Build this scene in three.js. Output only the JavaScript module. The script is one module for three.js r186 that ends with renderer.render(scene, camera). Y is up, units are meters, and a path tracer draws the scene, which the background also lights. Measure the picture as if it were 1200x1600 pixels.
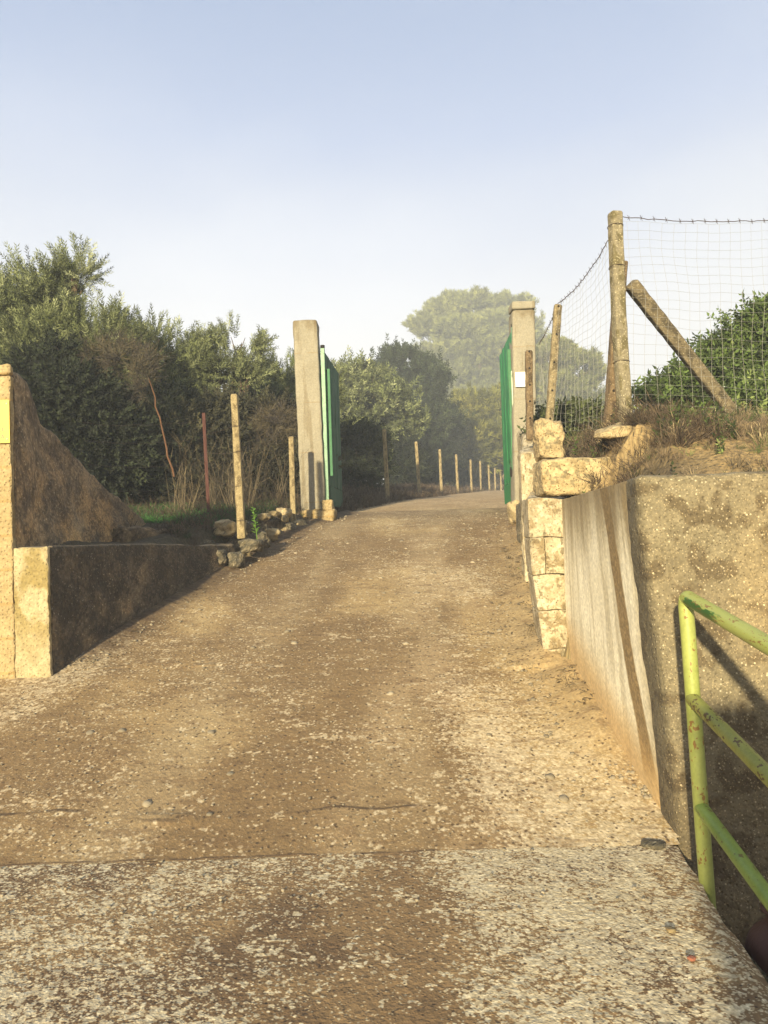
import * as THREE from 'three';
import { ImprovedNoise } from 'three/addons/math/ImprovedNoise.js';
import { mergeGeometries } from 'three/addons/utils/BufferGeometryUtils.js';

// ───────── camera, sky, sun, exposure ─────────
const scene = new THREE.Scene();
const rad = THREE.MathUtils.degToRad;
const camera = new THREE.PerspectiveCamera(67, 0.75, 0.05, 3000);
camera.position.set(0, 1.55, 0);
camera.rotation.set(rad(1.75), 0, rad(-1.9), 'XYZ');
camera.updateMatrixWorld(true);
scene.add(camera);

const SUN_AZ = rad(19.5), SUN_EL = rad(15);           // low sun behind the viewer, to the left
const sunDir = new THREE.Vector3(-Math.sin(SUN_AZ) * Math.cos(SUN_EL), Math.sin(SUN_EL), Math.cos(SUN_AZ) * Math.cos(SUN_EL));
{
  const W = 1024, H = 512, d = new Float32Array(W * H * 4), v = new THREE.Vector3(), N = new ImprovedNoise();
  const stops = [[0, 0.95, 0.95, 0.97], [0.14, 0.93, 0.935, 0.97], [0.24, 0.88, 0.90, 0.96], [0.35, 0.70, 0.77, 0.93], [0.46, 0.52, 0.63, 0.88], [0.6, 0.37, 0.49, 0.74], [1, 0.26, 0.37, 0.60]];
  const K = 0.98 / 3.3;                                   // radiance for the exposure below
  for (let j = 0; j < H; j++) for (let i = 0; i < W; i++) {
    const la = ((j + 0.5) / H - 0.5) * Math.PI, lo = ((i + 0.5) / W - 0.5) * 2 * Math.PI;
    v.set(Math.cos(la) * Math.cos(lo), Math.sin(la), Math.cos(la) * Math.sin(lo));
    const y = Math.max(0, v.y), s = Math.max(0, v.dot(sunDir));
    let k = 1; while (k < stops.length - 1 && y > stops[k][0]) k++;
    const a = stops[k - 1], b = stops[k], f = Math.min(1, Math.max(0, (y - a[0]) / (b[0] - a[0])));
    let mist = 0, am = 0.5, q = 1.5; for (let o = 0; o < 4; o++) { mist += am * N.noise(v.x * q + 5.6, v.y * q * 2 + 1.7, v.z * q + 8.3); q *= 2; am *= 0.5; }
    const veil = THREE.MathUtils.smoothstep(mist, -0.12, 0.3) * THREE.MathUtils.smoothstep(0.75 - y, 0, 0.5) * 0.42;     // thin morning mist
    const bank = 0.22 * (0.5 + 0.5 * Math.cos(4 * (Math.atan2(v.x, -v.z) + 0.1))) * Math.exp(-(((Math.asin(v.y) - 0.25) / 0.15) ** 2)) * (0.75 + mist);   // fog banks round the horizon
    const glow = 0.3 * Math.pow(s, 6) + 0.5 * Math.pow(s, 40);
    for (let c = 0; c < 3; c++) { const e = a[c + 1] + (b[c + 1] - a[c + 1]) * f; d[(j * W + i) * 4 + c] = K * (e + (([0.92, 0.95, 1.0])[c] - e) * veil + bank * [1, 0.96, 0.88][c] + glow * [1, 0.85, 0.6][c]); }
    d[(j * W + i) * 4 + 3] = 1;
  }
  const t = new THREE.DataTexture(d, W, H, THREE.RGBAFormat, THREE.FloatType);
  t.mapping = THREE.EquirectangularReflectionMapping; t.magFilter = THREE.LinearFilter; t.minFilter = THREE.LinearFilter; t.needsUpdate = true;
  scene.background = t; scene.environment = t;
}
const sun = new THREE.DirectionalLight(new THREE.Color(1, 0.87, 0.59), 5);
sun.position.copy(sunDir).multiplyScalar(60); sun.target.position.set(0, 1, -8);
sun.castShadow = true; sun.shadow.mapSize.set(4096, 4096); sun.shadow.radius = 2.5;
Object.assign(sun.shadow.camera, { left: -30, right: 30, top: 30, bottom: -30, near: 1, far: 200 });
scene.add(sun, sun.target);
scene.fog = new THREE.FogExp2(new THREE.Color(0.9, 0.95, 1.0), 0.0043);
const EXPOSURE = 3.35;

// ───────── helpers ─────────
const P3 = new ImprovedNoise();
function rng(seed) { let a = seed >>> 0; return () => { a = (a + 0x6d2b79f5) | 0; let t = Math.imul(a ^ (a >>> 15), 1 | a); t = (t + Math.imul(t ^ (t >>> 7), 61 | t)) ^ t; return ((t ^ (t >>> 14)) >>> 0) / 4294967296; }; }
const TB = new Float32Array(65536); { const r = rng(77); for (let i = 0; i < 65536; i++) TB[i] = r(); }
const sm = (t) => t * t * (3 - 2 * t);
const clamp = (x, a = 0, b = 1) => (x < a ? a : x > b ? b : x);
const sstep = (a, b, x) => sm(clamp((x - a) / (b - a)));
const lerp = (a, b, t) => a + (b - a) * t;
function vn(x, y, p = 256) {                       // value noise, repeats every p cells
  const xi = Math.floor(x), yi = Math.floor(y), fx = sm(x - xi), fy = sm(y - yi);
  const x0 = ((xi % p) + p) % p, y0 = ((yi % p) + p) % p, x1 = (x0 + 1) % p, y1 = (y0 + 1) % p;
  const a = TB[y0 * 256 + x0], b = TB[y0 * 256 + x1], c = TB[y1 * 256 + x0], d = TB[y1 * 256 + x1];
  return a + (b - a) * fx + (c - a + (a - b - c + d) * fx) * fy;
}
function fb(x, y, o, p = 256) { let s = 0, a = 0.5, t = 0; for (let i = 0; i < o; i++) { s += a * vn(x + i * 17, y + i * 31, Math.min(p, 256)); t += a; x *= 2; y *= 2; p *= 2; a *= 0.5; } return s / t; }
function cell(x, y, p = 256) {                     // [distance to the nearest jittered point, its random number]
  const xi = Math.floor(x), yi = Math.floor(y); let m = 9, id = 0;
  for (let j = -1; j <= 1; j++) for (let i = -1; i <= 1; i++) {
    const cx = (((xi + i) % p) + p) % p, cy = (((yi + j) % p) + p) % p, k = cy * 256 + cx;
    const dx = xi + i + TB[k] - x, dy = yi + j + TB[(k + 4099) & 65535] - y, d = dx * dx + dy * dy;
    if (d < m) { m = d; id = TB[(k + 9973) & 65535]; }
  }
  return [Math.sqrt(m), id];
}
function f3(x, y, z, o) { let s = 0, a = 0.5; for (let i = 0; i < o; i++) { s += a * P3.noise(x, y, z); x = x * 2.03 + 7.1; y = y * 2.03 + 3.7; z = z * 2.03 + 1.9; a *= 0.5; } return s; }
function tex(w, h, fn, repeat, srgb = true) {      // fn(u, v) gives [r, g, b] of 0..255; repeat = texture size in metres
  const d = new Uint8Array(w * h * 4);
  for (let j = 0; j < h; j++) for (let i = 0; i < w; i++) {
    const c = fn((i + 0.5) / w, (j + 0.5) / h), k = (j * w + i) * 4;
    d[k] = clamp(c[0], 0, 255); d[k + 1] = clamp(c[1], 0, 255); d[k + 2] = clamp(c[2], 0, 255); d[k + 3] = 255;
  }
  const t = new THREE.DataTexture(d, w, h, THREE.RGBAFormat, THREE.UnsignedByteType);
  t.wrapS = t.wrapT = THREE.RepeatWrapping; t.magFilter = THREE.LinearFilter; t.minFilter = THREE.LinearMipmapLinearFilter; t.generateMipmaps = true;
  if (srgb) t.colorSpace = THREE.SRGBColorSpace;
  if (repeat) t.repeat.set(1 / repeat[0], 1 / repeat[1]);
  t.needsUpdate = true; return t;
}
const mixc = (a, b, t) => [lerp(a[0], b[0], t), lerp(a[1], b[1], t), lerp(a[2], b[2], t)];
const grey = (f) => (u, v) => { const g = clamp(f(u, v)) * 255; return [g, g, g]; };
const names = new Map();
function numbered(n) { const k = names.get(n) || 0; names.set(n, k + 1); return k ? `${n}_${String(k).padStart(3, '0')}` : n; }
function tag(o, label, category, group, kind) { o.userData.label = label; if (category) o.userData.category = category; if (group) o.userData.group = group; if (kind) o.userData.kind = kind; return o; }
function thing(name, label, category, pos, group) { const g = new THREE.Group(); g.name = numbered(name); g.position.set(...pos); scene.add(g); return tag(g, label, category, group, "thing"); }
function put(name, geo, mat, parent, kind) {       // a mesh; under a thing its geometry is in world metres and is shifted to the thing's base
  const m = new THREE.Mesh(geo, mat); m.castShadow = m.receiveShadow = true;
  if (parent) { m.name = name; let p = parent; const o = new THREE.Vector3(); while (p) { o.add(p.position); p = p.parent; } geo.translate(-o.x, -o.y, -o.z); parent.add(m); } else { m.name = numbered(name); scene.add(m); }
  if (kind) m.userData.kind = kind;
  return m;
}
function at(px, py, d) {                           // place in the world seen at a point of the 1200x1600 photo, d metres ahead
  const f = 800 / Math.tan(rad(33.5)), v = new THREE.Vector3((px - 600) / f, -(py - 800) / f, -1).applyEuler(camera.rotation);
  return v.multiplyScalar(d / -v.z).add(camera.position);
}
function smoothNormals(g) {
  g.computeVertexNormals();
  const p = g.attributes.position, n = g.attributes.normal, m = new Map(), key = [];
  for (let i = 0; i < p.count; i++) {
    const k = `${Math.round(p.getX(i) * 2e4)},${Math.round(p.getY(i) * 2e4)},${Math.round(p.getZ(i) * 2e4)}`; key.push(k);
    const e = m.get(k) || [0, 0, 0]; e[0] += n.getX(i); e[1] += n.getY(i); e[2] += n.getZ(i); m.set(k, e);
  }
  for (let i = 0; i < p.count; i++) { const e = m.get(key[i]), l = Math.hypot(...e) || 1; n.setXYZ(i, e[0] / l, e[1] / l, e[2] / l); }
  return g;
}
// A closed solid: map(u, v, w) places a unit box (u along, v up, w away from u's face) in the world; edges rounded by r, faces displaced by amp.
function solid(map, L, o = {}) {
  const { r = 0.015, seg = 0.07, amp = 0.006, fr = 5, seed = 0, color, uvo = 0, ragged } = o;
  const line = (l) => { const rr = Math.min(r, l * 0.3), a = [0, rr * 0.35, rr], n = Math.max(1, Math.round((l - 2 * rr) / seg)); for (let i = 1; i < n; i++) a.push(rr + (l - 2 * rr) * i / n); a.push(l - rr, l - rr * 0.35, l); return a; };
  const A = [line(L[0]), line(L[1]), line(L[2])], pos = [], uv = [], col = [], idx = [], half = L.map((l) => l / 2), c = new THREE.Color();
  const vert = (p, fu, fv) => {
    const q = [], n = [];
    for (let k = 0; k < 3; k++) { const rr = Math.min(r, L[k] * 0.3), s = p[k] - half[k], h = half[k] - rr; q[k] = clamp(s, -h, h); n[k] = s - q[k]; }
    const l = Math.hypot(...n) || 1, rr = Math.min(r, L[0] * 0.3, L[1] * 0.3, L[2] * 0.3);
    const w = [0, 1, 2].map((k) => (q[k] + n[k] / l * rr * (Math.hypot(...n) > 0 ? 1 : 0) + half[k]) / L[k]);
    const e = 1e-3, b = map(...w), m = [0, 0, 0];
    let a = amp * (ragged ? ragged(w[0], w[1], w[2]) : 1);
    if (a) {
      const x = b[0] * fr + seed * 13.7, y = b[1] * fr + seed * 5.1, z = b[2] * fr - seed * 3.3, g = a * (f3(x, y, z, 3) * 1.6 + 0.35 * P3.noise(x * 6, y * 6, z * 6));
      const out = map(w[0] + n[0] / l * e, w[1] + n[1] / l * e, w[2] + n[2] / l * e), dl = Math.hypot(out[0] - b[0], out[1] - b[1], out[2] - b[2]) || 1;
      for (let k = 0; k < 3; k++) m[k] = (out[k] - b[k]) / dl * g;
    }
    pos.push(b[0] + m[0], b[1] + m[1], b[2] + m[2]); uv.push(fu + uvo, fv + uvo * 0.7);
    if (color) { color(c, b, w, n); col.push(c.r, c.g, c.b); }
  };
  const face = (ku, kv, kw, hi, flip) => {
    const U = A[ku], V = A[kv], base = pos.length / 3;
    for (const v of V) for (const u of U) { const p = []; p[ku] = u; p[kv] = v; p[kw] = hi ? L[kw] : 0; vert(p, u, v); }
    for (let j = 0; j < V.length - 1; j++) for (let i = 0; i < U.length - 1; i++) {
      const a = base + j * U.length + i, b = a + 1, d = a + U.length, e = d + 1;
      flip ? idx.push(a, d, b, b, d, e) : idx.push(a, b, d, b, e, d);
    }
  };
  face(0, 1, 2, false, false); face(0, 1, 2, true, true); face(2, 1, 0, false, true); face(2, 1, 0, true, false); face(0, 2, 1, false, true); face(0, 2, 1, true, false);
  const g = new THREE.BufferGeometry();
  g.setAttribute('position', new THREE.Float32BufferAttribute(pos, 3)); g.setAttribute('uv', new THREE.Float32BufferAttribute(uv, 2));
  if (color) g.setAttribute('color', new THREE.Float32BufferAttribute(col, 3));
  g.setIndex(idx); return smoothNormals(g);
}
// box with corners given as [x, d] footprint (front-left, front-right, back-right, back-left) and base / top heights at those corners
function block(fp, base, top, o = {}) {
  const B = Array.isArray(base) ? base : [base, base, base, base], T = Array.isArray(top) ? top : [top, top, top, top];
  const bl = (a, u, w) => lerp(lerp(a[0], a[1], u), lerp(a[3], a[2], u), w);
  const X = fp.map((p) => p[0]), D = fp.map((p) => p[1]);
  const map = (u, v, w) => [bl(X, u, w), lerp(bl(B, u, w), bl(T, u, w), v), -bl(D, u, w)];
  const L = [Math.hypot(X[1] - X[0], D[1] - D[0]), Math.max(T[0] - B[0], T[1] - B[1]), Math.hypot(X[3] - X[0], D[3] - D[0])];
  return solid(map, L, o);
}
// straight post from p to q with a rounded-square section
function post(p, q, wx, wz, o = {}) {
  const d = new THREE.Vector3().subVectors(q, p), L = d.length(); d.normalize();
  const s = new THREE.Vector3(1, 0, 0).applyAxisAngle(new THREE.Vector3(0, 1, 0), o.turn || 0); s.addScaledVector(d, -s.dot(d)).normalize();
  const t = new THREE.Vector3().crossVectors(s, d), tp = o.taper ?? 1, bow = o.bow || 0;
  return solid((u, v, w) => { const k = lerp(1, tp, v), a = (u - 0.5) * wx * k + bow * Math.sin(v * Math.PI), b = (0.5 - w) * wz * k; return [p.x + d.x * L * v + s.x * a + t.x * b, p.y + d.y * L * v + s.y * a + t.y * b, p.z + d.z * L * v + s.z * a + t.z * b]; }, [wx, L, wz], { r: 0.02, seg: 0.08, amp: 0.006, fr: 9, ...o });
}
function tube(pts, r0, r1 = r0, sides = 8, o = {}) {
  const n = pts.length, pos = [], uv = [], idx = [], T = new THREE.Vector3(), S = new THREE.Vector3(), B = new THREE.Vector3(); let len = 0;
  for (let i = 0; i < n; i++) {
    T.subVectors(pts[Math.min(n - 1, i + 1)], pts[Math.max(0, i - 1)]).normalize();
    if (i === 0) { S.set(Math.abs(T.y) > 0.9 ? 1 : 0, Math.abs(T.y) > 0.9 ? 0 : 1, 0); } else len += pts[i].distanceTo(pts[i - 1]);
    S.addScaledVector(T, -S.dot(T)).normalize(); B.crossVectors(T, S);
    const r = lerp(r0, r1, i / (n - 1));
    for (let j = 0; j <= sides; j++) {
      const a = j / sides * Math.PI * 2, k = r * (1 + (o.rough ? o.rough * P3.noise(pts[i].x * 4 + Math.cos(a) * 2, pts[i].y * 4, pts[i].z * 4 + Math.sin(a) * 2) : 0)), x = Math.cos(a) * k, y = Math.sin(a) * k;
      pos.push(pts[i].x + S.x * x + B.x * y, pts[i].y + S.y * x + B.y * y, pts[i].z + S.z * x + B.z * y); uv.push(j / sides * r0 * 6.28, len);
    }
  }
  for (let i = 0; i < n - 1; i++) for (let j = 0; j < sides; j++) { const a = i * (sides + 1) + j, b = a + 1, c = a + sides + 1, d = c + 1; idx.push(a, b, c, b, d, c); }
  if (o.cap) for (const e of [0, n - 1]) { const c = pos.length / 3; pos.push(pts[e].x, pts[e].y, pts[e].z); uv.push(0, e ? len : 0); for (let j = 0; j < sides; j++) { const a = e * (sides + 1) + j; e ? idx.push(a, a + 1, c) : idx.push(a + 1, a, c); } }
  const g = new THREE.BufferGeometry();
  g.setAttribute('position', new THREE.Float32BufferAttribute(pos, 3)); g.setAttribute('uv', new THREE.Float32BufferAttribute(uv, 2)); g.setIndex(idx);
  return smoothNormals(g);
}
function curve(a, b, n, sag, wig = 0, seed = 1) { const r = rng(seed), out = []; for (let i = 0; i <= n; i++) { const t = i / n, p = a.clone().lerp(b, t); p.y -= sag * 4 * t * (1 - t); if (i && i < n) p.add(new THREE.Vector3((r() - 0.5) * wig, (r() - 0.5) * wig, (r() - 0.5) * wig)); out.push(p); } return out; }
function rock(c, s, seed, rough = 0.28, detail = 4) {
  const g = new THREE.IcosahedronGeometry(1, detail), p = g.attributes.position, uv = [];
  for (let i = 0; i < p.count; i++) {
    let x = p.getX(i), y = p.getY(i), z = p.getZ(i);
    const m = Math.max(Math.abs(x), Math.abs(y), Math.abs(z)), k = lerp(1, 1 / m, 0.55);            // towards a block
    const n = 1 + rough * 1.5 * f3(x * 1.3 + seed * 9.1, y * 1.3 + seed, z * 1.3 - seed * 3.7, 4);
    x *= k * n * s[0] * 0.8; y *= k * n * s[1] * 0.8; z *= k * n * s[2] * 0.8;
    const a = seed * 2.4, xx = x * Math.cos(a) - z * Math.sin(a), zz = x * Math.sin(a) + z * Math.cos(a);
    p.setXYZ(i, c[0] + xx, c[1] + y, c[2] + zz); uv.push(x + 0.6 * z, y + 0.5 * z);
  }
  g.setAttribute('uv', new THREE.Float32BufferAttribute(uv, 2)); return smoothNormals(g);
}
function profile(ks) { return (x) => { if (x <= ks[0][0]) return ks[0][1]; for (let i = 1; i < ks.length; i++) if (x <= ks[i][0]) return lerp(ks[i - 1][1], ks[i][1], (x - ks[i - 1][0]) / (ks[i][0] - ks[i - 1][0])); return ks[ks.length - 1][1]; }; }
const blur = (f, w) => (x) => (f(x - w) + 2 * f(x - w / 2) + 2 * f(x) + 2 * f(x + w / 2) + f(x + w)) / 8;

// ───────── lie of the land (d = metres ahead of the camera, z = -d) ─────────
const roadRaw = profile([[3.83, 0], [10.3, 1.5], [12, 1.84], [16.6, 2.29], [21.3, 2.56], [26.4, 2.88], [29.7, 3.07], [34.7, 3.37], [37.5, 3.55], [60, 4.5], [90, 5], [400, 6]]);
const roadY = (d) => (d < 8 ? roadRaw(d) : blur(roadRaw, 0.9)(d));
const edgeL = profile([[3.5, -4.6], [6.05, -4.4], [6.2, -2.72], [7.2, -2.42], [8.4, -2.1], [9.55, -1.76], [10.56, -1.48], [11.4, -1.22], [12.4, -0.85], [14, -0.45], [16.6, 0.4], [21.3, 1.35], [26.4, 2.35], [29.7, 3.15], [34.7, 4.3], [37.5, 5.1], [60, 12], [90, 22]]);
const wallX = (d) => 1.24 + 0.148 * (d - 6.1);
const edgeR = (d) => (d < 5.95 ? 1.40 - 0.012 * (d - 3.87) : d < 12 ? wallX(d) : profile([[12, 2.11], [16, 3.4], [21.3, 4.4], [26.4, 5.4], [34.7, 7.4], [60, 15], [90, 25]])(d));
function landY(x, d) {
  const R = roadY(d), n = f3(x * 0.7, d * 0.7, 3.3, 3), nf = f3(x * 3.1, d * 3.1, 8.1, 2);
  const eL = edgeL(d), eR = edgeR(d);
  let y = R - 0.07;
  if (d < 3.98 && x > 1.3) return lerp(R - 0.07, -1.02, sstep(1.32, 1.5, x));
  if (x < eL && d > 6.2) {
    let b = 1.55 + 0.15 * Math.max(0, d - 8.4) + 0.05 * Math.min(8, Math.max(0, -2 - x)) + n * 0.12 + nf * 0.04;
    if (d > 11) b = lerp(b, R + 0.12 + n * 0.15 + 0.02 * Math.min(12, eL - x), sstep(11, 16, d));
    y = lerp(y, b, sstep(0.05, d > 12.6 ? 1.2 : 0.42, eL - x));
  } else if (x > eR && d >= 3.98) {
    let b = lerp(1.68, 2.38, sstep(4.0, 6.4, d + 0.35 * n)) + 0.05 * Math.max(0, d - 6.4) + 0.16 * n + nf * 0.07 + 0.03 * Math.min(10, Math.max(0, x - 2.2));
    b = Math.min(b, (d < 6.05 ? 1.72 : lerp(1.72, 2.95, (d - 6.05) / 5)) + 0.05 * nf + 1.5 * Math.max(0, x - eR - 0.34));
    b = lerp(b, 1.5, sstep(4.1, 3.98, d));
    if (d > 9) b = lerp(b, R + 1.2 + n * 0.3, sstep(9, 15, d));
    const w = d < 12.2 ? [0.12, 0.34] : [0.1, 1.8];
    y = lerp(y, b, sstep(w[0], w[1], x - eR));
    if (d < 4.12) y = lerp(-1.02, y, sstep(3.98, 4.1, d));
  }
  return y + (d > 60 ? 0.5 * Math.min(1, (d - 60) / 60) * n : 0);
}

// ───────── textures and materials ─────────
const M = {};
const mat = (o) => new THREE.MeshStandardMaterial({ roughness: 0.95, metalness: 0, ...o });
const bumpFine = tex(1024, 1024, grey((u, v) => { const x = u * 64, y = v * 64, [a, id] = cell(u * 90, v * 90, 90); return 0.45 * fb(x, y, 4, 64) + 0.4 * fb(u * 12, v * 12, 3, 12) + (id > 0.55 ? 0.3 * clamp(0.45 - a) : -0.1 * clamp(0.3 - a)); }), [1.1, 1.1], false);
const bumpWall = tex(1024, 1024, grey((u, v) => { const p = fb(u * 8, v * 8, 5, 8), q = fb(u * 40, v * 40, 3, 40), [a] = cell(u * 24, v * 24, 24); return 0.5 * p + 0.35 * q - (a < 0.22 ? 0.3 * (0.22 - a) / 0.22 : 0) + 0.15; }), [1, 1], false);
const flecks = (x, y, d, share, r0) => { const [a, id] = cell(x * d, y * d); return id < share ? 1 - sstep(r0 * 0.75, r0 * 1.1, a + 0.25 * (vn(x * d * 3, y * d * 3) - 0.5)) : 0; };
// worn concrete apron: brown film with the pale screed showing through in crumbs
const AP = [-2.4, 1.9, 3.9, 2.0];                     // x0, d0, width, depth
M.apron = mat({ map: (() => { const t = tex(1600, 1024, (u, v) => {
  const x = AP[0] + u * AP[2], d = AP[1] + v * AP[3], big = fb(x * 1.3 + 9, d * 1.3, 4), m2 = fb(x * 5 + 3, d * 5, 4);
  let c = mixc([118, 92, 60], [148, 120, 80], clamp(0.1 + 1.0 * m2)); c = mixc(c, [98, 75, 50], sstep(0.52, 0.72, fb(x * 2.2, d * 2.2 + 40, 3)) * 0.7);
  let s = 0.2 + 1.1 * (big - 0.5); s += 0.42 * sstep(0.05, 0.45, x) * sstep(1.25, 0.95, x) + 0.22 * sstep(3.2, 3.75, d) + 0.14 * sstep(-0.3, -1.2, x) - 0.12 * sstep(-0.9, -0.4, x) * sstep(0.4, 0, x);
  s = clamp(s * 0.9 + 0.04, 0.07, 0.72);
  const pale = mixc([212, 196, 156], [234, 222, 186], vn(x * 60, d * 60)), grain = fb(x * 95, d * 95, 3);
  let k = Math.max(flecks(x, d, 62, s * 0.62, 0.46), 0.9 * flecks(x + 5, d + 3, 34, s * 0.5, 0.4), 0.85 * flecks(x + 2, d + 8, 120, s * 0.7, 0.5));
  k = Math.max(k, 0.95 * sstep(0.67 - 0.34 * s, 0.71 - 0.34 * s, 0.6 * fb(x * 50, d * 50, 3) + 0.4 * fb(x * 12, d * 12, 3)));
  c = mixc(c, pale, k * (0.5 + 0.5 * grain));
  const dk = flecks(x + 11, d + 4, 48, 0.1, 0.25); c = mixc(c, [52, 40, 30], dk * 0.7);
  const g = 0.86 + 0.28 * grain; return [c[0] * g, c[1] * g, c[2] * g];
}, [AP[2], AP[3]]); t.offset.set(-AP[0] / AP[2], -AP[1] / AP[3]); return t; })(), bumpMap: bumpFine, bumpScale: 0.010 });
// ramp: sandy film over concrete, paler worn strips, brown wheel lanes
const RP = [-3.6, 3.7, 6.2, 10.3];
const crackD = (x) => 4.24 + 0.06 * Math.sin(x * 2.1) + 0.22 * (fb(x * 1.7 + 60, 3, 4) - 0.5);
const rampTex = (() => { const t = tex(1536, 2048, (u, v) => {
  const x = RP[0] + u * RP[2], d = RP[1] + v * RP[3], big = fb(x * 0.9 + 20, d * 0.6, 4), m2 = fb(x * 4 + 13, d * 3, 4), grain = fb(x * 80, d * 60, 3), st = fb(x * 6, d * 26, 3);
  const cx = x + 0.35 - 0.1 * (d - 6);                // across the lane
  let c = mixc([145, 120, 79], [168, 143, 99], clamp(m2 * 1.3 - 0.1));
  const brown = clamp(1.15 * sstep(0.36, 0.6, big) * (0.5 + 0.6 * st) + 0.8 * sstep(5.2, 4.3, d) * sstep(1.0, 0.1, x));
  c = mixc(c, [106, 83, 53], brown * 0.72); const lane = Math.max(sstep(0.42, 0.1, Math.abs(cx - 0.55)), sstep(0.42, 0.1, Math.abs(cx + 0.85))) * sstep(0.3, 0.6, fb(x * 2 + 50, d * 0.8, 3)); c = mixc(c, [172, 152, 114], lane * 0.4);
  c = mixc(c, [164, 140, 104], 0.5 * sstep(0.9, 0.2, Math.abs(cx - 0.8)) * sstep(0.4, 0.7, fb(x * 3, d * 1.2, 3)));
  let s = 0.05 + 0.45 * (fb(x * 1.6 + 4, d * 1.6, 3) - 0.45);
  const right = 1.25 * sstep(0.65, 0.2, Math.abs(x - 0.85 - 0.12 * Math.sin(d * 2))) * sstep(6.4, 4.6, d), left = sstep(0.5, 0.1, Math.abs(x - (-2.75 + 0.22 * (d - 5.6)))) * sstep(7.6, 6.2, d) * sstep(5.0, 5.6, d), mid = sstep(0.45, 0.1, Math.abs(x - 0.95)) * sstep(0.8, 0.2, Math.abs(d - 8.3));
  s += 0.55 * right + 0.6 * left + 0.4 * mid; s = clamp(s, 0.04, 0.7);
  let k = Math.max(flecks(x, d, 50, s * 0.6, 0.44), 0.85 * flecks(x + 3, d + 7, 26, s * 0.42, 0.36), 0.7 * flecks(x + 9, d + 1, 100, s, 0.5));
  k = Math.max(k, 0.85 * sstep(0.67 - 0.32 * s, 0.73 - 0.32 * s, 0.55 * fb(x * 40, d * 40, 3) + 0.45 * fb(x * 8, d * 12, 3)));
  c = mixc(c, mixc([198, 180, 146], [218, 204, 172], vn(x * 50, d * 50)), k * (0.4 + 0.6 * grain));
  const sand = sstep(0.55, 0.05, edgeR(d) - x) * sstep(4.3, 5.0, d) * sstep(12, 9, d); c = mixc(c, mixc([150, 127, 88], [168, 145, 104], m2), sand * 0.85);
  const moss = sstep(0.45, 0.0, x - edgeL(d)) * sstep(6.3, 6.6, d); c = mixc(c, [70, 54, 38], moss * 0.7 * (0.5 + st));
  const cr = Math.abs(d - crackD(x)), crw = 0.006 + 0.012 * vn(x * 9, 3); if (x < 0.7) c = mixc(c, [60, 45, 30], 0.7 * (1 - sstep(crw * 0.5, crw, cr)) * sstep(0.15, 0.4, vn(x * 5, 77)));
  const jt = d - (3.835 + 0.012 * (vn(x * 12, 5) - 0.5)); c = mixc(c, [66, 50, 36], 0.7 * (1 - sstep(0.003, 0.010, Math.abs(jt))) * sstep(0.9, 0.0, x) * sstep(0.25, 0.5, vn(x * 7, 41)));
  const dk = Math.max(flecks(x + 11, d + 4, 30, 0.14, 0.24), 0.6 * flecks(x + 1, d + 14, 19, 0.05, 0.16)); c = mixc(c, [64, 48, 30], dk * 0.75); c = mixc(c, [92, 68, 42], 0.3 * sstep(0.6, 0.74, fb(x * 9 + 30, d * 24, 4)));
  const g = 0.86 + 0.28 * grain; return [c[0] * g, c[1] * g, c[2] * g];
}, [RP[2], RP[3]]); t.offset.set(-RP[0] / RP[2], -RP[1] / RP[3]); return t; })();
M.ramp = mat({ map: rampTex, bumpMap: bumpFine, bumpScale: 0.009 });
M.track = mat({ map: tex(512, 512, (u, v) => { const g = fb(u * 60, v * 60, 3, 60), b = fb(u * 6, v * 6, 4, 6), k = cell(u * 60, v * 60, 60), s = k[1] < 0.3 ? 1 - sstep(0.2, 0.4, k[0]) : 0; let c = mixc([142, 114, 74], [178, 152, 112], b); c = mixc(c, [205, 188, 155], s * 0.6); return c.map((q) => q * (0.8 + 0.4 * g)); }, [2.3, 2.3]), bumpMap: bumpFine, bumpScale: 0.02 });
M.land = mat({ vertexColors: true, map: tex(1024, 1024, (u, v) => { const b = fb(u * 8, v * 8, 5, 8), g = fb(u * 90, v * 90, 3, 90), k = cell(u * 70, v * 70, 70), s = k[1] < 0.2 ? 1 - sstep(0.2, 0.4, k[0]) : 0; const c = mixc([205, 195, 180], [255, 250, 240], b), d = mixc(c, [255, 250, 235], s * 0.5), q = 0.72 + 0.5 * g; return d.map((e) => e * q); }, [1.7, 1.7]), bumpMap: bumpWall, bumpScale: 0.04 });
// cast concrete with aggregate showing
const aggTex = tex(1024, 1024, (u, v) => { const b = fb(u * 5, v * 5, 5, 5), m = fb(u * 22, v * 22, 4, 22), g = fb(u * 110, v * 110, 3, 110); let c = mixc([102, 92, 69], [136, 124, 96], clamp(0.5 * b + 0.7 * m - 0.1)); c = mixc(c, [76, 63, 42], sstep(0.55, 0.72, fb(u * 12 + 3, v * 12, 4, 12)) * 0.6);
  for (const [n, sh, r, cc] of [[46, 0.2, 0.24, [190, 176, 144]], [90, 0.35, 0.32, [160, 143, 108]], [70, 0.2, 0.24, [70, 58, 40]]]) { const [a, id] = cell(u * n + (n === 70 ? 3 : 0), v * n, n); if (id < sh) c = mixc(c, cc, (1 - sstep(r * 0.6, r, a)) * (0.35 + 0.65 * TB[Math.floor(id * 60000)])); }
  return c.map((q) => q * (0.86 + 0.28 * g)); }, [1.05, 1.05]);
M.aggregate = mat({ map: aggTex, bumpMap: bumpWall, bumpScale: 0.02, vertexColors: true });
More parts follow.
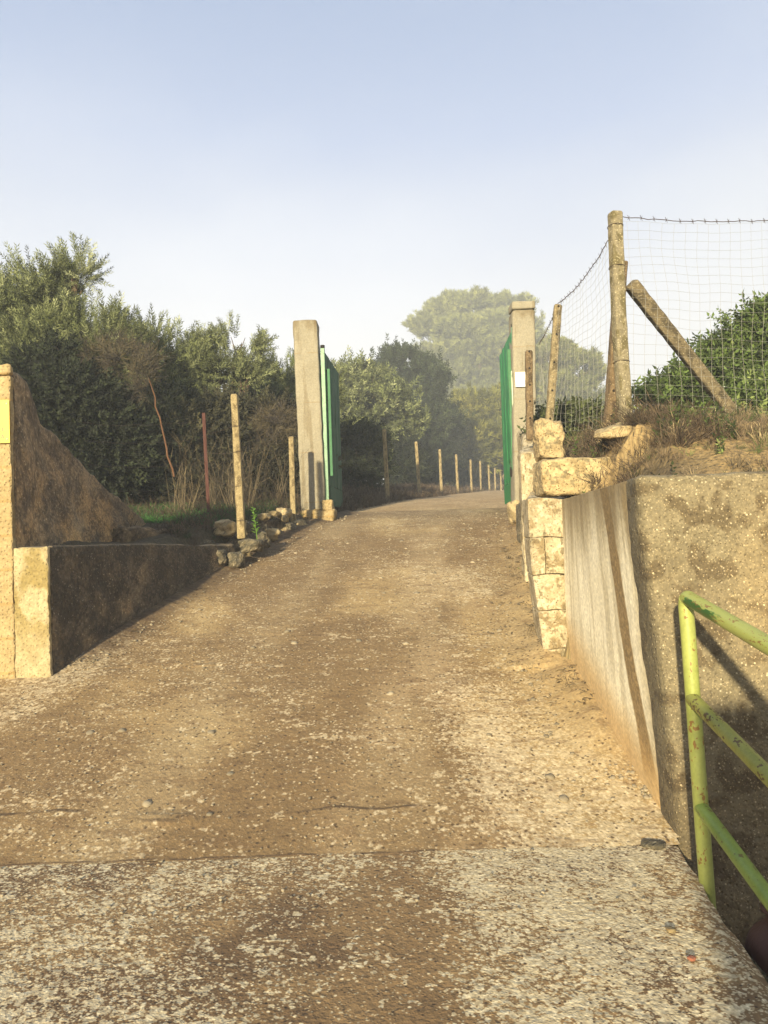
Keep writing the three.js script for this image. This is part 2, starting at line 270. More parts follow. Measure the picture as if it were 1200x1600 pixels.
// smooth cast side with run-off streaks (u = metres back from the corner, v = height)
M.streak = mat({ map: tex(512, 1024, (u, v) => { const x = u * 2.2, y = v * 2, g = fb(x * 60, y * 60, 3), s1 = fb(x * 22, y * 1.1, 4), s2 = fb(x * 9 + 5, y * 0.5, 3), top = sstep(1.35, 1.95, y + 0.25 * (vn(x * 14, 2) - 0.5));
  let c = mixc([208, 197, 168], [228, 220, 196], clamp(fb(x * 3, y * 3, 4) + 0.4 * (s1 - 0.5))); c = mixc(c, [142, 128, 98], 0.42 * sstep(0.58, 0.78, s1) * sstep(0.2, 1.2, y)); c = mixc(c, [140, 126, 98], 0.28 * sstep(0.58, 0.74, s2));
  const rib = sstep(0.105, 0.075, Math.abs(x - 0.17 - 0.2 * y + 0.012 * Math.sin(y * 5))) * sstep(0.2, 0.4, y); c = mixc(c, mixc([100, 80, 48], [150, 124, 80], clamp(fb(x * 70, y * 70, 3) * 1.4 - 0.2)), rib * 0.92);
  c = mixc(c, [110, 92, 60], top * 0.8); c = mixc(c, [122, 106, 76], sstep(0.22, 0.04, x) * (0.45 + 0.5 * s1)); c = mixc(c, [178, 142, 88], sstep(0.35, 0, y - 0.18 - 0.32 * x) * 0.7);
  return c.map((q) => q * (0.88 + 0.24 * g)); }, [2.2, 2]), bumpMap: bumpFine, bumpScale: 0.006 });
const stoneTex = tex(1024, 1024, (u, v) => { const b = fb(u * 4, v * 4, 5, 4), m = fb(u * 20, v * 20, 4, 20), g = fb(u * 100, v * 100, 3, 100); let c = mixc([150, 131, 94], [190, 170, 130], clamp(0.45 * b + 0.75 * m - 0.05)); c = mixc(c, [112, 96, 64], 0.7 * sstep(0.52, 0.72, fb(u * 9 + 7, v * 9, 4, 9))); c = mixc(c, [92, 86, 66], 0.5 * sstep(0.58, 0.72, fb(u * 26, v * 26, 4, 26))); const [a, id] = cell(u * 40, v * 40, 40); if (id < 0.12) c = mixc(c, [110, 88, 56], 1 - sstep(0.1, 0.3, a)); return c.map((q) => q * (0.88 + 0.24 * g)); }, [1.2, 1.2]);
M.stone = mat({ map: stoneTex, bumpMap: bumpWall, bumpScale: 0.03, vertexColors: true });
M.stonePlain = mat({ map: stoneTex, bumpMap: bumpWall, bumpScale: 0.02 });
M.white = mat({ map: tex(1024, 1024, (u, v) => { const b = fb(u * 5, v * 5, 5, 5), m = fb(u * 24, v * 24, 4, 24), g = fb(u * 90, v * 90, 3, 90); let c = mixc([150, 135, 104], [184, 169, 138], clamp(b * 1.5 - 0.25)); c = mixc(c, [122, 104, 72], 0.75 * sstep(0.52, 0.72, fb(u * 12, v * 12, 4, 12))); c = mixc(c, [196, 186, 160], 0.5 * sstep(0.55, 0.7, m)); c = mixc(c, [96, 84, 60], 0.6 * sstep(0.62, 0.74, fb(u * 30 + 4, v * 18, 4, 30))); const [a, id] = cell(u * 36, v * 36, 36); if (id < 0.16) c = mixc(c, [88, 74, 52], 0.8 * (1 - sstep(0.06, 0.24, a))); return c.map((q) => q * (0.88 + 0.24 * g)); }, [0.9, 0.9]), bumpMap: bumpWall, bumpScale: 0.022 });
// old render with black lichen
const stainTex = (lo, hi, black, share) => tex(1024, 1024, (u, v) => { const b = fb(u * 4, v * 4, 5, 4), m = fb(u * 16 + 5, v * 16, 5, 16), h = fb(u * 60, v * 60, 3, 60), g = fb(u * 120, v * 120, 3, 120); let c = mixc(lo, hi, clamp(m * 1.2 + 0.4 * h - 0.3)); c = mixc(c, black, 0.9 * sstep(0.3 - share, 0.7 - share, 0.35 * b + 0.35 * m + 0.3 * h)); for (const [n, sh, k] of [[60, 0.12, 0.65], [110, 0.16, 0.5]]) { const [a, id] = cell(u * n, v * n, n); if (id < sh) c = mixc(c, [172, 162, 140], k * (1 - sstep(0.1, 0.3, a))); } return c.map((q) => q * (0.8 + 0.4 * g)); }, [1.6, 1.6]);
M.stained = mat({ map: stainTex([124, 106, 80], [172, 150, 112], [60, 52, 43], 0.0), bumpMap: bumpWall, bumpScale: 0.03, vertexColors: true });
M.ledge = mat({ map: stainTex([108, 94, 74], [166, 146, 114], [50, 44, 36], 0.07), bumpMap: bumpWall, bumpScale: 0.035, vertexColors: true });
M.mossy = mat({ map: stainTex([112, 100, 78], [168, 152, 120], [52, 48, 36], 0.04), bumpMap: bumpWall, bumpScale: 0.03 });
const pillarTex = (seed) => tex(512, 1024, (u, v) => { const x = u * 1.2, y = v * 4, b = fb(x * 3 + seed, y * 2, 5), m = fb(x * 12, y * 9 + seed, 4), g = fb(x * 80, y * 80, 3); let c = mixc([126, 118, 99], [150, 142, 122], clamp(0.5 * b + 0.5 * m)); c = mixc(c, [98, 84, 58], 0.8 * sstep(3.05, 3.5, y + 0.5 * (m - 0.5)) + 0.4 * sstep(0.58, 0.75, fb(x * 14, y * 1.2 + seed, 4))); const h = Math.abs(((y + 0.3 * 0) % 0.78) - 0.4 - 0.02 * (vn(x * 8, seed) - 0.5)); c = mixc(c, [128, 106, 72], 0.5 * (1 - sstep(0.003, 0.009, h)) * sstep(0.3, 0.5, vn(x * 6, y + seed))); return c.map((q) => q * (0.9 + 0.2 * g)); }, [1.2, 4]);
M.pillar = mat({ map: pillarTex(3), bumpMap: bumpWall, bumpScale: 0.01 });
M.sandstone = mat({ map: tex(512, 1024, (u, v) => { const x = u * 1.3, y = v * 2.8, b = fb(x * 3, y * 5, 5), m = fb(x * 16, y * 22, 4), g = fb(x * 80, y * 80, 3); let c = mixc([142, 122, 82], [174, 153, 112], clamp(0.4 * b + 0.7 * m - 0.05)); c = mixc(c, [120, 98, 54], 0.6 * sstep(0.55, 0.72, fb(x * 7 + 8, y * 4, 4))); const l = (y / 0.27) % 1; c = mixc(c, [150, 118, 66], 0.45 * (1 - sstep(0.02, 0.06, Math.min(l, 1 - l)))); return c.map((q) => q * (0.88 + 0.24 * g)); }, [1.3, 2.8]), bumpMap: bumpWall, bumpScale: 0.03 });
const postTex = (a, b, dark, lich) => tex(256, 1024, (u, v) => { const x = u * 0.5, y = v * 2, m = fb(x * 30, y * 20, 4), g = fb(x * 120, y * 120, 3); let c = mixc(a, b, clamp(m * 1.5 - 0.25)); c = mixc(c, dark, 0.7 * sstep(0.55, 0.7, fb(x * 16 + 4, y * 10, 4))); const [d, id] = cell(x * 60, y * 60); if (id < 0.25) c = mixc(c, lich, 0.7 * (1 - sstep(0.15, 0.36, d))); return c.map((q) => q * (0.85 + 0.3 * g)); }, [0.5, 2]);
M.postGrey = mat({ map: postTex([108, 96, 70], [140, 124, 92], [74, 64, 44], [176, 166, 136]), bumpMap: bumpFine, bumpScale: 0.012 });
M.postBrown = mat({ map: postTex([88, 72, 50], [118, 99, 72], [62, 50, 34], [152, 138, 108]), bumpMap: bumpFine, bumpScale: 0.012 });
M.postDull = mat({ map: postTex([94, 83, 62], [124, 111, 84], [66, 58, 42], [158, 147, 118]), bumpMap: bumpFine, bumpScale: 0.012 });
M.postLichen = mat({ map: postTex([110, 101, 78], [138, 127, 100], [86, 77, 46], [188, 178, 148]), bumpMap: bumpFine, bumpScale: 0.014 });
M.stake = mat({ map: postTex([124, 109, 76], [150, 134, 98], [88, 74, 48], [186, 170, 130]), bumpMap: bumpFine, bumpScale: 0.008 });
M.rust = mat({ color: 0x4c2a20, roughness: 0.85, metalness: 0.1 });
M.hole = mat({ color: 0x1d1710 });
const wornPaint = (base, tint, spot, share, seed) => tex(512, 1024, (u, v) => { const x = u * 0.4, y = v * 2, m = fb(x * 12 + seed, y * 8, 4), g = fb(x * 100, y * 100, 2); let c = mixc(base, tint, clamp(m * 1.6 - 0.3)); const k = sstep(0.62 - share, 0.66 - share, 0.5 * fb(x * 22 + seed, y * 14, 4) + 0.5 * fb(x * 90, y * 70 + seed, 3)); c = mixc(c, spot, 0.85 * k); return c.map((q) => q * (0.94 + 0.12 * g)); }, [0.4, 2]);
M.rail = mat({ map: wornPaint([140, 147, 72], [155, 160, 86], [124, 84, 36], -0.045, 5), roughness: 0.45, bumpMap: bumpFine, bumpScale: 0.001 });
M.railWorn = mat({ map: wornPaint([136, 138, 58], [152, 150, 72], [78, 52, 26], 0.015, 31), roughness: 0.55, bumpMap: bumpFine, bumpScale: 0.002 });
M.railGreen = mat({ map: wornPaint([118, 140, 56], [134, 152, 68], [92, 74, 34], -0.04, 11), roughness: 0.45, bumpMap: bumpFine, bumpScale: 0.001 });
M.railTop = mat({ map: tex(512, 1024, (u, v) => { const m = fb(u * 5, v * 14, 4), e = fb(u * 20 + 7, v * 50, 3), y = v * 2; let c = mixc([144, 150, 74], [158, 163, 88], m); const dark = sstep(0.03, -0.03, Math.abs(y - 0.2) - 0.15 + 0.12 * (e - 0.5)) * sstep(0.30, 0.26, Math.abs(u - 0.47) + 0.14 * (e - 0.5)); c = mixc(c, [48, 88, 34], dark); const k = sstep(0.64, 0.68, 0.5 * fb(u * 9, v * 28, 4) + 0.5 * fb(u * 40, v * 150, 3)); return mixc(c, [116, 80, 38], k * 0.8); }, [0.19, 2]), roughness: 0.45, bumpMap: bumpFine, bumpScale: 0.0012 });
M.gateGreen = mat({ map: wornPaint([8, 66, 32], [14, 80, 42], [50, 64, 38], -0.03, 2), roughness: 0.75, side: THREE.DoubleSide });
M.gateLight = mat({ map: wornPaint([88, 128, 92], [112, 146, 108], [70, 110, 70], 0.0, 8), roughness: 0.5 });
M.gateBright = mat({ map: wornPaint([18, 112, 56], [28, 128, 68], [60, 90, 48], -0.03, 3), roughness: 0.6 });
M.gateMid = mat({ map: wornPaint([44, 96, 58], [60, 112, 70], [50, 70, 44], -0.03, 6), roughness: 0.7 });
M.gatePale = mat({ map: wornPaint([196, 204, 170], [214, 218, 186], [120, 140, 100], 0.0, 9), roughness: 0.6 });
M.wire = mat({ color: 0xa4a096, roughness: 0.6, metalness: 0.4 });
M.wireOld = mat({ color: 0x4a3c30, roughness: 0.8, metalness: 0.2 });
M.clay = mat({ color: 0x4a2a1c, roughness: 0.7, bumpMap: bumpFine, bumpScale: 0.004 });
M.brick = mat({ color: 0x8a5640, bumpMap: bumpFine, bumpScale: 0.006 });
M.plateWhite = mat({ color: 0xe8e4d8, roughness: 0.7 });
M.bark = mat({ map: postTex([84, 68, 50], [118, 98, 74], [48, 38, 28], [140, 128, 104]), bumpMap: bumpWall, bumpScale: 0.04 });
M.leaf = new THREE.MeshPhysicalMaterial({ color: 0xffffff, roughness: 0.95, transmission: 0.3, thickness: 0, side: THREE.DoubleSide, specularIntensity: 0.4 });
M.dry = mat({ color: 0xffffff, roughness: 1, side: THREE.DoubleSide });

// ───────── ground, ramp, apron ─────────
const apronX = (d) => profile([[2.6, 1.26], [3.28, 1.315], [3.5, 1.36], [3.86, 1.39]])(d) - 0.03 * (f3(d * 4, 1, 5, 3) + 0.3);
function sheet(xs, ds, f, color, skip) {
  const pos = [], uv = [], col = [], idx = [], c = new THREE.Color();
  for (const d of ds) for (const x of xs) { const [X, Y, D] = f(x, d); pos.push(X, Y, -D); uv.push(X, D); if (color) { color(c, X, D, Y); col.push(c.r, c.g, c.b); } }
  const w = xs.length;
  for (let j = 0; j < ds.length - 1; j++) for (let i = 0; i < w - 1; i++) { const a = j * w + i; idx.push(a, a + 1, a + w, a + 1, a + w + 1, a + w); }
  const g = new THREE.BufferGeometry(); g.setAttribute('position', new THREE.Float32BufferAttribute(pos, 3)); g.setAttribute('uv', new THREE.Float32BufferAttribute(uv, 2));
  if (color) g.setAttribute('color', new THREE.Float32BufferAttribute(col, 3));
  g.setIndex(idx); g.computeVertexNormals(); return g;
}
function steps(a, b, s) { const n = Math.round((b - a) / s), o = []; for (let i = 0; i <= n; i++) o.push(lerp(a, b, i / n)); return o; }
function grow(a, s, k, end) { const o = []; let x = a, q = s; while (x < end) { q *= k; x += q; o.push(x); } return o; }
{
  const right = grow(9, 0.13, 1.25, 700), xs = [...right.slice().reverse().map((x) => -x), ...steps(-9, 9, 0.11), ...right];
  const ds = [...grow(5, 0.2, 1.35, 300).reverse().map((x) => -x), ...steps(-5, 3, 0.3), ...steps(3.08, 16, 0.09), ...grow(16, 0.1, 1.07, 800)];
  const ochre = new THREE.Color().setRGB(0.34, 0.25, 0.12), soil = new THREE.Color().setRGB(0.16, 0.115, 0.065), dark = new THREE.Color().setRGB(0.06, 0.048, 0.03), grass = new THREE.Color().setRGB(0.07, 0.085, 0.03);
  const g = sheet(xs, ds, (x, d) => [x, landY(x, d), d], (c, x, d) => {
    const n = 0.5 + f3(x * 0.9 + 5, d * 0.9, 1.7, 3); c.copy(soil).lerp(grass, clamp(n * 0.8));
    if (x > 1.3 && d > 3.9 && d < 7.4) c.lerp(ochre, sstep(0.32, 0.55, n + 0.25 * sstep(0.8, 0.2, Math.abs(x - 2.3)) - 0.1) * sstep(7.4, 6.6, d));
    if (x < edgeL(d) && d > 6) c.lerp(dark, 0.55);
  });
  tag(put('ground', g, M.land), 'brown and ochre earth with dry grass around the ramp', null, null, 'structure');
}
{
  const us = [...steps(0, 0.88, 1 / 80), ...steps(0.89, 1, 0.01)], ds = [...steps(3.82, 13.2, 0.05)];
  const g = sheet(us, ds, (u, d) => { const x = lerp(d < 6.25 ? -4.4 : edgeL(d) - 0.5 * sstep(12.6, 11.6, d), edgeR(d) + (d < 3.9 ? -0.01 : d < 5.95 ? 0.12 : 0.1), u); return [x, roadY(d) + 0.012 * f3(x * 2, d * 2, 0, 3) + 0.004 * P3.noise(x * 14, d * 14, 2) + 0.10 * sstep(0.36, 0.0, edgeR(d) - x) * sstep(4.2, 5.2, d) * sstep(12, 10, d) * (0.7 + 0.8 * f3(x * 5, d * 3, 9, 2)) + 0.05 * sstep(0.25, 0, x - edgeL(d)) * sstep(6.2, 6.8, d) + (d < 4.2 && x < 0.9 ? 0.02 * sstep(crackD(x) - 0.02, crackD(x) + 0.02, d) * sstep(0.9, 0.3, x) : 0), d]; });
  tag(put('road', g, M.ramp), 'sandy concrete ramp climbing to the open gate', null, null, 'structure');
  const g2 = sheet(steps(0, 1, 1 / 24), [...steps(13.2, 40, 0.3), ...grow(40, 0.3, 1.1, 90)], (u, d) => { const x = lerp(edgeL(d) - 0.15, edgeR(d) + 0.25, u); return [x, roadY(d) + 0.03 * f3(x, d, 0, 3) + 0.004, d]; });
  tag(put('path', g2, M.track), 'pale dirt track running on beyond the gate beside the posts', null, null, 'structure');
  const g3 = sheet([...steps(-6, -2.2, 0.4), ...steps(-2.1, 1.0, 0.04), ...steps(1.02, 1.3, 0.02)], [...steps(-4, 1.8, 0.4), ...steps(1.9, 3.84, 0.03)], (x, d) => { const X = x > 1.0 ? lerp(1.0, apronX(d), (x - 1) / 0.3) : x, e = sstep(1.22, 1.3, x); return [X, 0.006 * f3(x * 2.2, d * 2.2, 4, 3) - 0.02 * e * e + (d > 3.7 ? 0 : 0), d]; });
  const p = put('pavement', g3, M.apron); tag(p, 'speckled worn concrete apron at the foot of the ramp', null, null, 'structure');
  const edge = solid((u, v, w) => { const d = lerp(-4, 3.85, w), X = apronX(d) - 0.035; return [X - 0.22 + 0.22 * u, lerp(-1.1, -0.018, v), -d]; }, [0.22, 1.05, 7.85], { r: 0.03, seg: 0.09, amp: 0.012, fr: 7, color: (c) => c.setRGB(0.8, 0.75, 0.7) });
  tag(put('kerb', edge, M.aggregate), 'rough broken side of the apron above the drop', null, null, 'structure');
  tag(put('lower_floor', sheet(steps(1.1, 6, 0.4), steps(-4, 3.9, 0.4), (x, d) => [x, -0.98, d]), M.track), 'floor of the drop below the railing', null, null, 'structure');
}
// ───────── right-hand walls ─────────
{
  const t = thing('concrete_wall', 'cast concrete retaining wall with pebbly face behind the green railing', 'retaining wall', [1.5, 0, -3.87]);
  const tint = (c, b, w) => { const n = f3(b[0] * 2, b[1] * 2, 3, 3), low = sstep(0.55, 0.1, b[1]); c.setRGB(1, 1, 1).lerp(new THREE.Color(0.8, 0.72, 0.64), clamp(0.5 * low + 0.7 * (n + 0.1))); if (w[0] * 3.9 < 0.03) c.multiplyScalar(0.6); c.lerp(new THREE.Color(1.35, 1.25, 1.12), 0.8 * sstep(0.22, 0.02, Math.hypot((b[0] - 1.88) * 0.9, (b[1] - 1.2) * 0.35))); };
  put('front_face', solid((u, v, w) => { const y = lerp(-1.05, 1.81, v), x0 = lerp(lerp(1.40, 1.26, sstep(-0.1, 1.81, y) * 0.5 + 0.5 * clamp(y / 1.81)), lerp(1.40, 1.274, clamp(y / 1.81)), w); return [lerp(x0, 5.2, u), y, -lerp(3.87, 4.12, w)]; }, [3.9, 2.86, 0.25], { r: 0.04, seg: 0.06, amp: 0.012, fr: 5, color: tint, ragged: () => 1 }), M.aggregate, t);
  const side = solid((u, v, w) => { const d = lerp(3.98, 6.02, u), y = lerp(-0.1, 1.795 - 0.01 * u, v), X = 0.012 * sstep(4.14, 4.06, d) + lerp(lerp(1.402, 1.275, clamp(y / 1.8)), 1.385, clamp((d - 4.12) / 1.85)); return [X + 0.26 * w, y, -d]; }, [1.9, 1.9, 0.26], { r: 0.004, seg: 0.06, amp: 0.006, fr: 4 });
  // u runs away from the viewer, so the visible face is w = 0
  put('side_face', side, M.streak, t);
}
const stoneTint = (k) => (c) => c.setRGB(k[0], k[1], k[2]);
{
  const t = thing('stone_wall', 'pale limewashed stone wall end of five courses beside the ramp', 'stone wall', [1.5, 0.4, -6.1]);
  const ys = [0.28, 0.62, 0.92, 1.2, 1.49, 1.80], r = rng(5);
  for (let i = 0; i < 5; i++) {
    const y0 = ys[i] + 0.0015, y1 = ys[i + 1] - 0.0015, o = 0.004 * (r() - 0.5), lf = [[1.24, 1.215], [1.215, 1.18], [1.18, 1.15], [1.15, 1.135], [1.135, 1.13]][i];
    const end = (a, b, s) => put('stone', solid((u, v, w) => {
      const d = lerp(6.04, 6.5, w) + 0.05 * sstep(0.35, 0, u) * (1 - w) * (b > 1.4 || a < 1.25 ? 1 : 0), X = lerp(a === null ? lerp(lf[0], lf[1], v) : a, b, u) + 0.03 * w + o;
      const yy = lerp(y0, y1, v) + 0.010 * Math.sin(X * 14 + 2 * lerp(y0, y1, v)); return [X, yy, -d];
    }, [a === null ? b - lf[0] : b - a, y1 - y0, 0.46], { r: 0.012, seg: 0.03, amp: 0.006, fr: 6, seed: i * 3 + s, uvo: i * 0.37 + s }), M.white, t);
    if (i === 3) { end(null, 1.245, 1); end(1.248, 1.43, 2); } else end(null, 1.43, 0);
    // courses running up the ramp
    let d = 6.504; const y1r = i === 4 ? (q) => 1.80 + 0.10 * (q - 6.5) : () => y1;
    while (d < 7.94) { const L = 0.42 + 0.25 * r(), d1 = Math.min(7.94, d + L), da = d; if (roadY(d1) - 0.15 < y1) put('stone', solid((u, v, w) => { const dd = lerp(da + 0.003, d1 - 0.003, w); return [Math.max(wallX(dd) - 0.1 * sstep(8.2, 6.5, dd) * v * (i + 1) / 5, lf[0] + 0.03) + 0.36 * u + o, lerp(y0, y1r(dd) , v), -dd]; }, [0.36, y1 - y0, d1 - d], { r: 0.02, seg: 0.06, amp: 0.014, fr: 6, seed: i + d, uvo: d }), M.white, t); d = d1; }
  }
}
{
  const t = thing('rendered_wall', 'cream rendered wall stepping up the ramp to the right gate pillar', 'wall', [1.9, 1, -9.5]);
  const top = profile([[7.95, 2.36], [8.6, 2.46], [9.2, 2.55], [9.5, 2.72], [10.4, 2.9], [11.3, 3.02]]);
  put('render', solid((u, v, w) => { const d = lerp(7.95, 11.36, w); return [wallX(d) - 0.012 - 0.09 * sstep(9.5, 8, d) + 0.42 * u, lerp(roadY(d) - 0.2, top(d), v), -d]; }, [0.42, 1.2, 2.95], { r: 0.05, seg: 0.06, amp: 0.035, fr: 3.5, seed: 4 }), M.white, t);
  const bl = (px0, py0, px1, py1, d, dep, seed, name, label, m = M.stone, k = [1, 1, 1]) => { const a = at(px0, py1, d), b = at(px1, py0, d), w = Math.abs(b.x - a.x), h = b.y - a.y; const th = thing(name, label, 'stone', [(a.x + b.x) / 2, a.y, -d]); put('stone_body', block([[a.x, d], [b.x, d + 0.02], [b.x + 0.03, d + dep], [a.x + 0.03, d + dep]], a.y, [b.y - 0.02 * h, b.y, b.y, b.y], { r: 0.04, seg: 0.03, amp: name === 'stone_block' ? 0.025 : 0.055, fr: 5, seed, color: stoneTint(k) }), m, th); return th; };
  bl(848, 712, 960, 774, 6.02, 0.5, 3, 'stone_block', 'large pale limestone block lying across the top of the stone wall end', M.stone, [1.02, 1, 0.95]);
  // broken masonry lump behind it
  bl(842, 655, 880, 716, 7.2, 0.42, 21, 'broken_masonry', 'broken cream masonry stub rising behind the large limestone block', M.stone, [1, 0.98, 0.95]);
  const p3 = at(808, 800, 10.9), th3 = thing('kerb_stone', 'round topped pale stone at the foot of the right green gate leaf', 'stone', [p3.x, p3.y - 0.1, p3.z]);
  put('stone_body', rock([p3.x, p3.y, p3.z], [0.15, 0.2, 0.18], 7.7, 0.3), M.stonePlain, th3);
  const p4 = at(815, 818, 9.7), th4 = thing('kerb_stone', 'dark mossy upright stone against the foot of the cream wall', 'stone', [p4.x, p4.y - 0.2, p4.z]);
  put('stone_body', rock([p4.x, p4.y, p4.z], [0.07, 0.33, 0.16], 3.9, 0.3), M.mossy, th4);
  const p5 = at(968, 680, 6.25), th5 = thing('concrete_footing', 'broken flat concrete slab under the foot of the tall leaning post', 'slab', [p5.x, p5.y, p5.z]);
  put('slab', solid((u, v, w) => { const a = (u - 0.5) * 0.46, r = 0.6 + 0.4 * Math.sqrt(Math.max(0, 1 - (2 * w - 1) ** 2)); return [p5.x + a * r + 0.06 * w, p5.y - 0.05 + 0.1 * v * (0.5 + 0.5 * Math.sin(u * 3)) + 0.05 * w + 0.01, p5.z + 0.17 - 0.34 * w]; }, [0.46, 0.1, 0.34], { r: 0.02, seg: 0.03, amp: 0.03, fr: 6, seed: 8 }), M.stonePlain, th5);
}
// ───────── left-hand walls ─────────
{
  const t = thing('boundary_pillar', 'sandy stone boundary pillar with a yellow sign at the left edge', 'pillar', [-3.3, 0.5, -6.2]);
  put('shaft', block([[-3.75, 6.12], [-2.925, 6.1], [-2.928, 6.17], [-3.75, 6.17]], 0.3, 2.93, { r: 0.025, seg: 0.05, amp: 0.014, fr: 6, seed: 2 }), M.sandstone, t);
  put('cap', block([[-3.76, 6.108], [-2.932, 6.104], [-2.934, 6.17], [-3.76, 6.17]], 2.933, [3.03, 3.02, 2.99, 3.0], { r: 0.02, seg: 0.04, amp: 0.022, fr: 6, seed: 9 }), M.sandstone, t);
  const t2 = thing('sloping_wall', 'stained wall sloping down behind the boundary pillar', 'wall', [-3.0, 1.5, -7.8]);
  const top = profile([[6.2, 2.98], [6.42, 2.93], [6.52, 2.78], [6.58, 2.7], [6.66, 2.61], [6.9, 2.58], [7.3, 2.44], [7.9, 2.24], [8.7, 2.03], [9.4, 1.86], [10.2, 1.62]]);
  const dirt = (c, b) => { const n = f3(b[0] * 2, b[1] * 2.4, b[2] * 2, 3); c.setRGB(1.4, 1.36, 1.3).lerp(new THREE.Color(2.4, 2.05, 1.5), clamp(sstep(-0.1, 0.2, n) * sstep(2.5, 1.7, b[1]))); };
  put('wall_body', solid((u, v, w) => { const d = lerp(6.174, 10.2, u), X = -2.925 - 0.0 * u; return [X - 0.3 * (1 - w) + 0.0, lerp(1.2, top(d), v), -d]; }, [4.03, 1.4, 0.3], { r: 0.05, seg: 0.06, amp: 0.03, fr: 4, seed: 1, color: dirt }), M.stained, t2);
  const t3 = thing('ledge_wall', 'black stained ledge wall along the left foot of the ramp', 'retaining wall', [-2.4, 0.5, -7.8]);
  const ledgeTop = profile([[6.13, 1.555], [7.5, 1.55], [9.0, 1.5], [9.9, 1.47]]), body = (d0, d1, o) => solid((u, v, w) => { const d = lerp(d0, d1, w), X = edgeL2(d); const L = -2.93 + 0.9 * sstep(9, 9.9, d); return [lerp(Math.min(L, X - 0.35), X, u), lerp(roadY(d) - 0.25, ledgeTop(d), v), -d]; }, [0.4, 1.1, d1 - d0], { r: 0.02, seg: 0.045, fr: 4, ...o });
  const edgeL2 = (d) => profile([[6.13, -2.66], [7.2, -2.41], [8.4, -2.09], [9.55, -1.76], [10, -1.64]])(d);
  const stain = (c, b) => { const d = -b[2], n = f3(b[0] * 3, b[1] * 3, b[2] * 3, 3); c.setRGB(0.98, 0.97, 0.95); c.lerp(new THREE.Color(2.0, 1.85, 1.55), clamp(sstep(0.1, 0.3, n) * 0.7 + 0.35 * sstep(8.4, 9.2, d) * sstep(0.9, 1.3, b[1]))); };
  put('wall_body', body(6.16, 9.9, { amp: 0.03, ragged: (u, v, w) => 0.35 + 2.2 * sstep(0.5, 1, w), color: stain, seed: 6 }), M.ledge, t3);
  put('end_face', block([[-2.945, 6.11], [-2.66, 6.11], [-2.655, 6.156], [-2.945, 6.156]], 0.3, 1.556, { r: 0.02, seg: 0.03, amp: 0.012, fr: 8, seed: 5 }), M.sandstone2 = mat({ map: tex(512, 512, (u, v) => { const x = u * 0.8, y = v * 1.4, b = fb(x * 4 + 3, y * 4, 5), m = fb(x * 18, y * 18, 4), g = fb(x * 90, y * 90, 3); let c = mixc([144, 127, 90], [182, 168, 132], clamp(0.5 * b + 0.7 * m - 0.1)); c = mixc(c, [126, 108, 58], 0.7 * sstep(0.5, 0.68, fb(x * 6 + 1, y * 5, 4)) * sstep(0.3, 0.8, y)); return c.map((q) => q * (0.88 + 0.24 * g)); }, [0.8, 1.4]), bumpMap: bumpWall, bumpScale: 0.025 }), t3);
  const t4 = thing('low_wall', 'low mossy stone kerb wall behind the ledge, ending at the round boulder', 'low wall', [-2.4, 1.4, -9]);
  put('wall_body', solid((u, v, w) => { const d = lerp(8.3, 10.1, u), X = lerp(-2.8, -2.02, u); return [X - 0.25 * (1 - w), lerp(1.3, 1.74 - 0.06 * u, v), -d]; }, [1.9, 0.4, 0.25], { r: 0.05, seg: 0.045, amp: 0.04, fr: 5, seed: 12, color: (c) => c.setRGB(0.95, 0.88, 0.78) }), M.stained, t4);
}
{
  const t = thing('low_wall', 'ragged dark stone kerb wall running from the ledge wall up to the left gate pillar', 'low wall', [-1.8, 1.4, -10.4]);
  put('wall_body', solid((u, v, w) => { const d = lerp(9.45, 11.7, u), X = edgeL(d) - 0.12 - 0.3 * (1 - w); return [X, lerp(1.2, roadY(d) + 0.2 + 0.05 * Math.sin(d * 9), v), -d]; }, [2.3, 0.5, 0.3], { r: 0.06, seg: 0.04, amp: 0.09, fr: 4.5, seed: 33, color: (c) => c.setRGB(1.15, 1.1, 1) }), M.ledge, t);
}
// rubble along the left edge of the ramp
const dullStone = M.mossy;
for (const [px, py, d, s, seed, m, label] of [
  [352, 826, 9.6, [0.16, 0.13, 0.15], 1.2, M.stonePlain, 'round ochre boulder just left of the tall near fence post'],
  [384, 826, 9.75, [0.11, 0.11, 0.12], 2.2, dullStone, 'dark stone right behind the tall near fence post'],
  [395, 852, 9.35, [0.19, 0.1, 0.16], 3.4, M.mossy, 'jagged grey stone at the foot of the small green weed'],
  [368, 876, 9.1, [0.12, 0.12, 0.12], 8.8, dullStone, 'grey stone at the far end of the black ledge wall'],
  [340, 870, 9.0, [0.13, 0.12, 0.12], 5.9, dullStone, 'rough dark lump in the ruined end of the ledge wall'],
  [408, 845, 9.7, [0.1, 0.12, 0.12], 6.1, dullStone, 'leaning dark stone right of the small green weed'],
  [424, 836, 10.3, [0.13, 0.1, 0.12], 4.4, M.stonePlain, 'grey stone in the weeds halfway to the left gate pillar'],
  [412, 808, 10.5, [0.13, 0.07, 0.1], 7.3, M.stonePlain, 'reddish flat stone on the bank behind the small green weed'],
  [428, 803, 10.7, [0.08, 0.05, 0.08], 9.3, M.stonePlain, 'small pale stone between the reddish flat stone and the pillar boulder'],
  [443, 802, 10.9, [0.13, 0.09, 0.12], 10.4, M.stonePlain, 'pale boulder touching the short fence post by the left gate pillar'],
  [446, 810, 10.7, [0.05, 0.06, 0.05], 11.4, M.stonePlain, 'small pale cobble below the boulder by the short fence post'],
]) { const p = at(px, py, d), t = thing('edge_stone', label, 'stone', [p.x, p.y - s[1] * 0.6, p.z], 'stones along the left edge of the ramp'); put('stone_body', rock([p.x, p.y, p.z], s, seed, 0.5), m, t); }
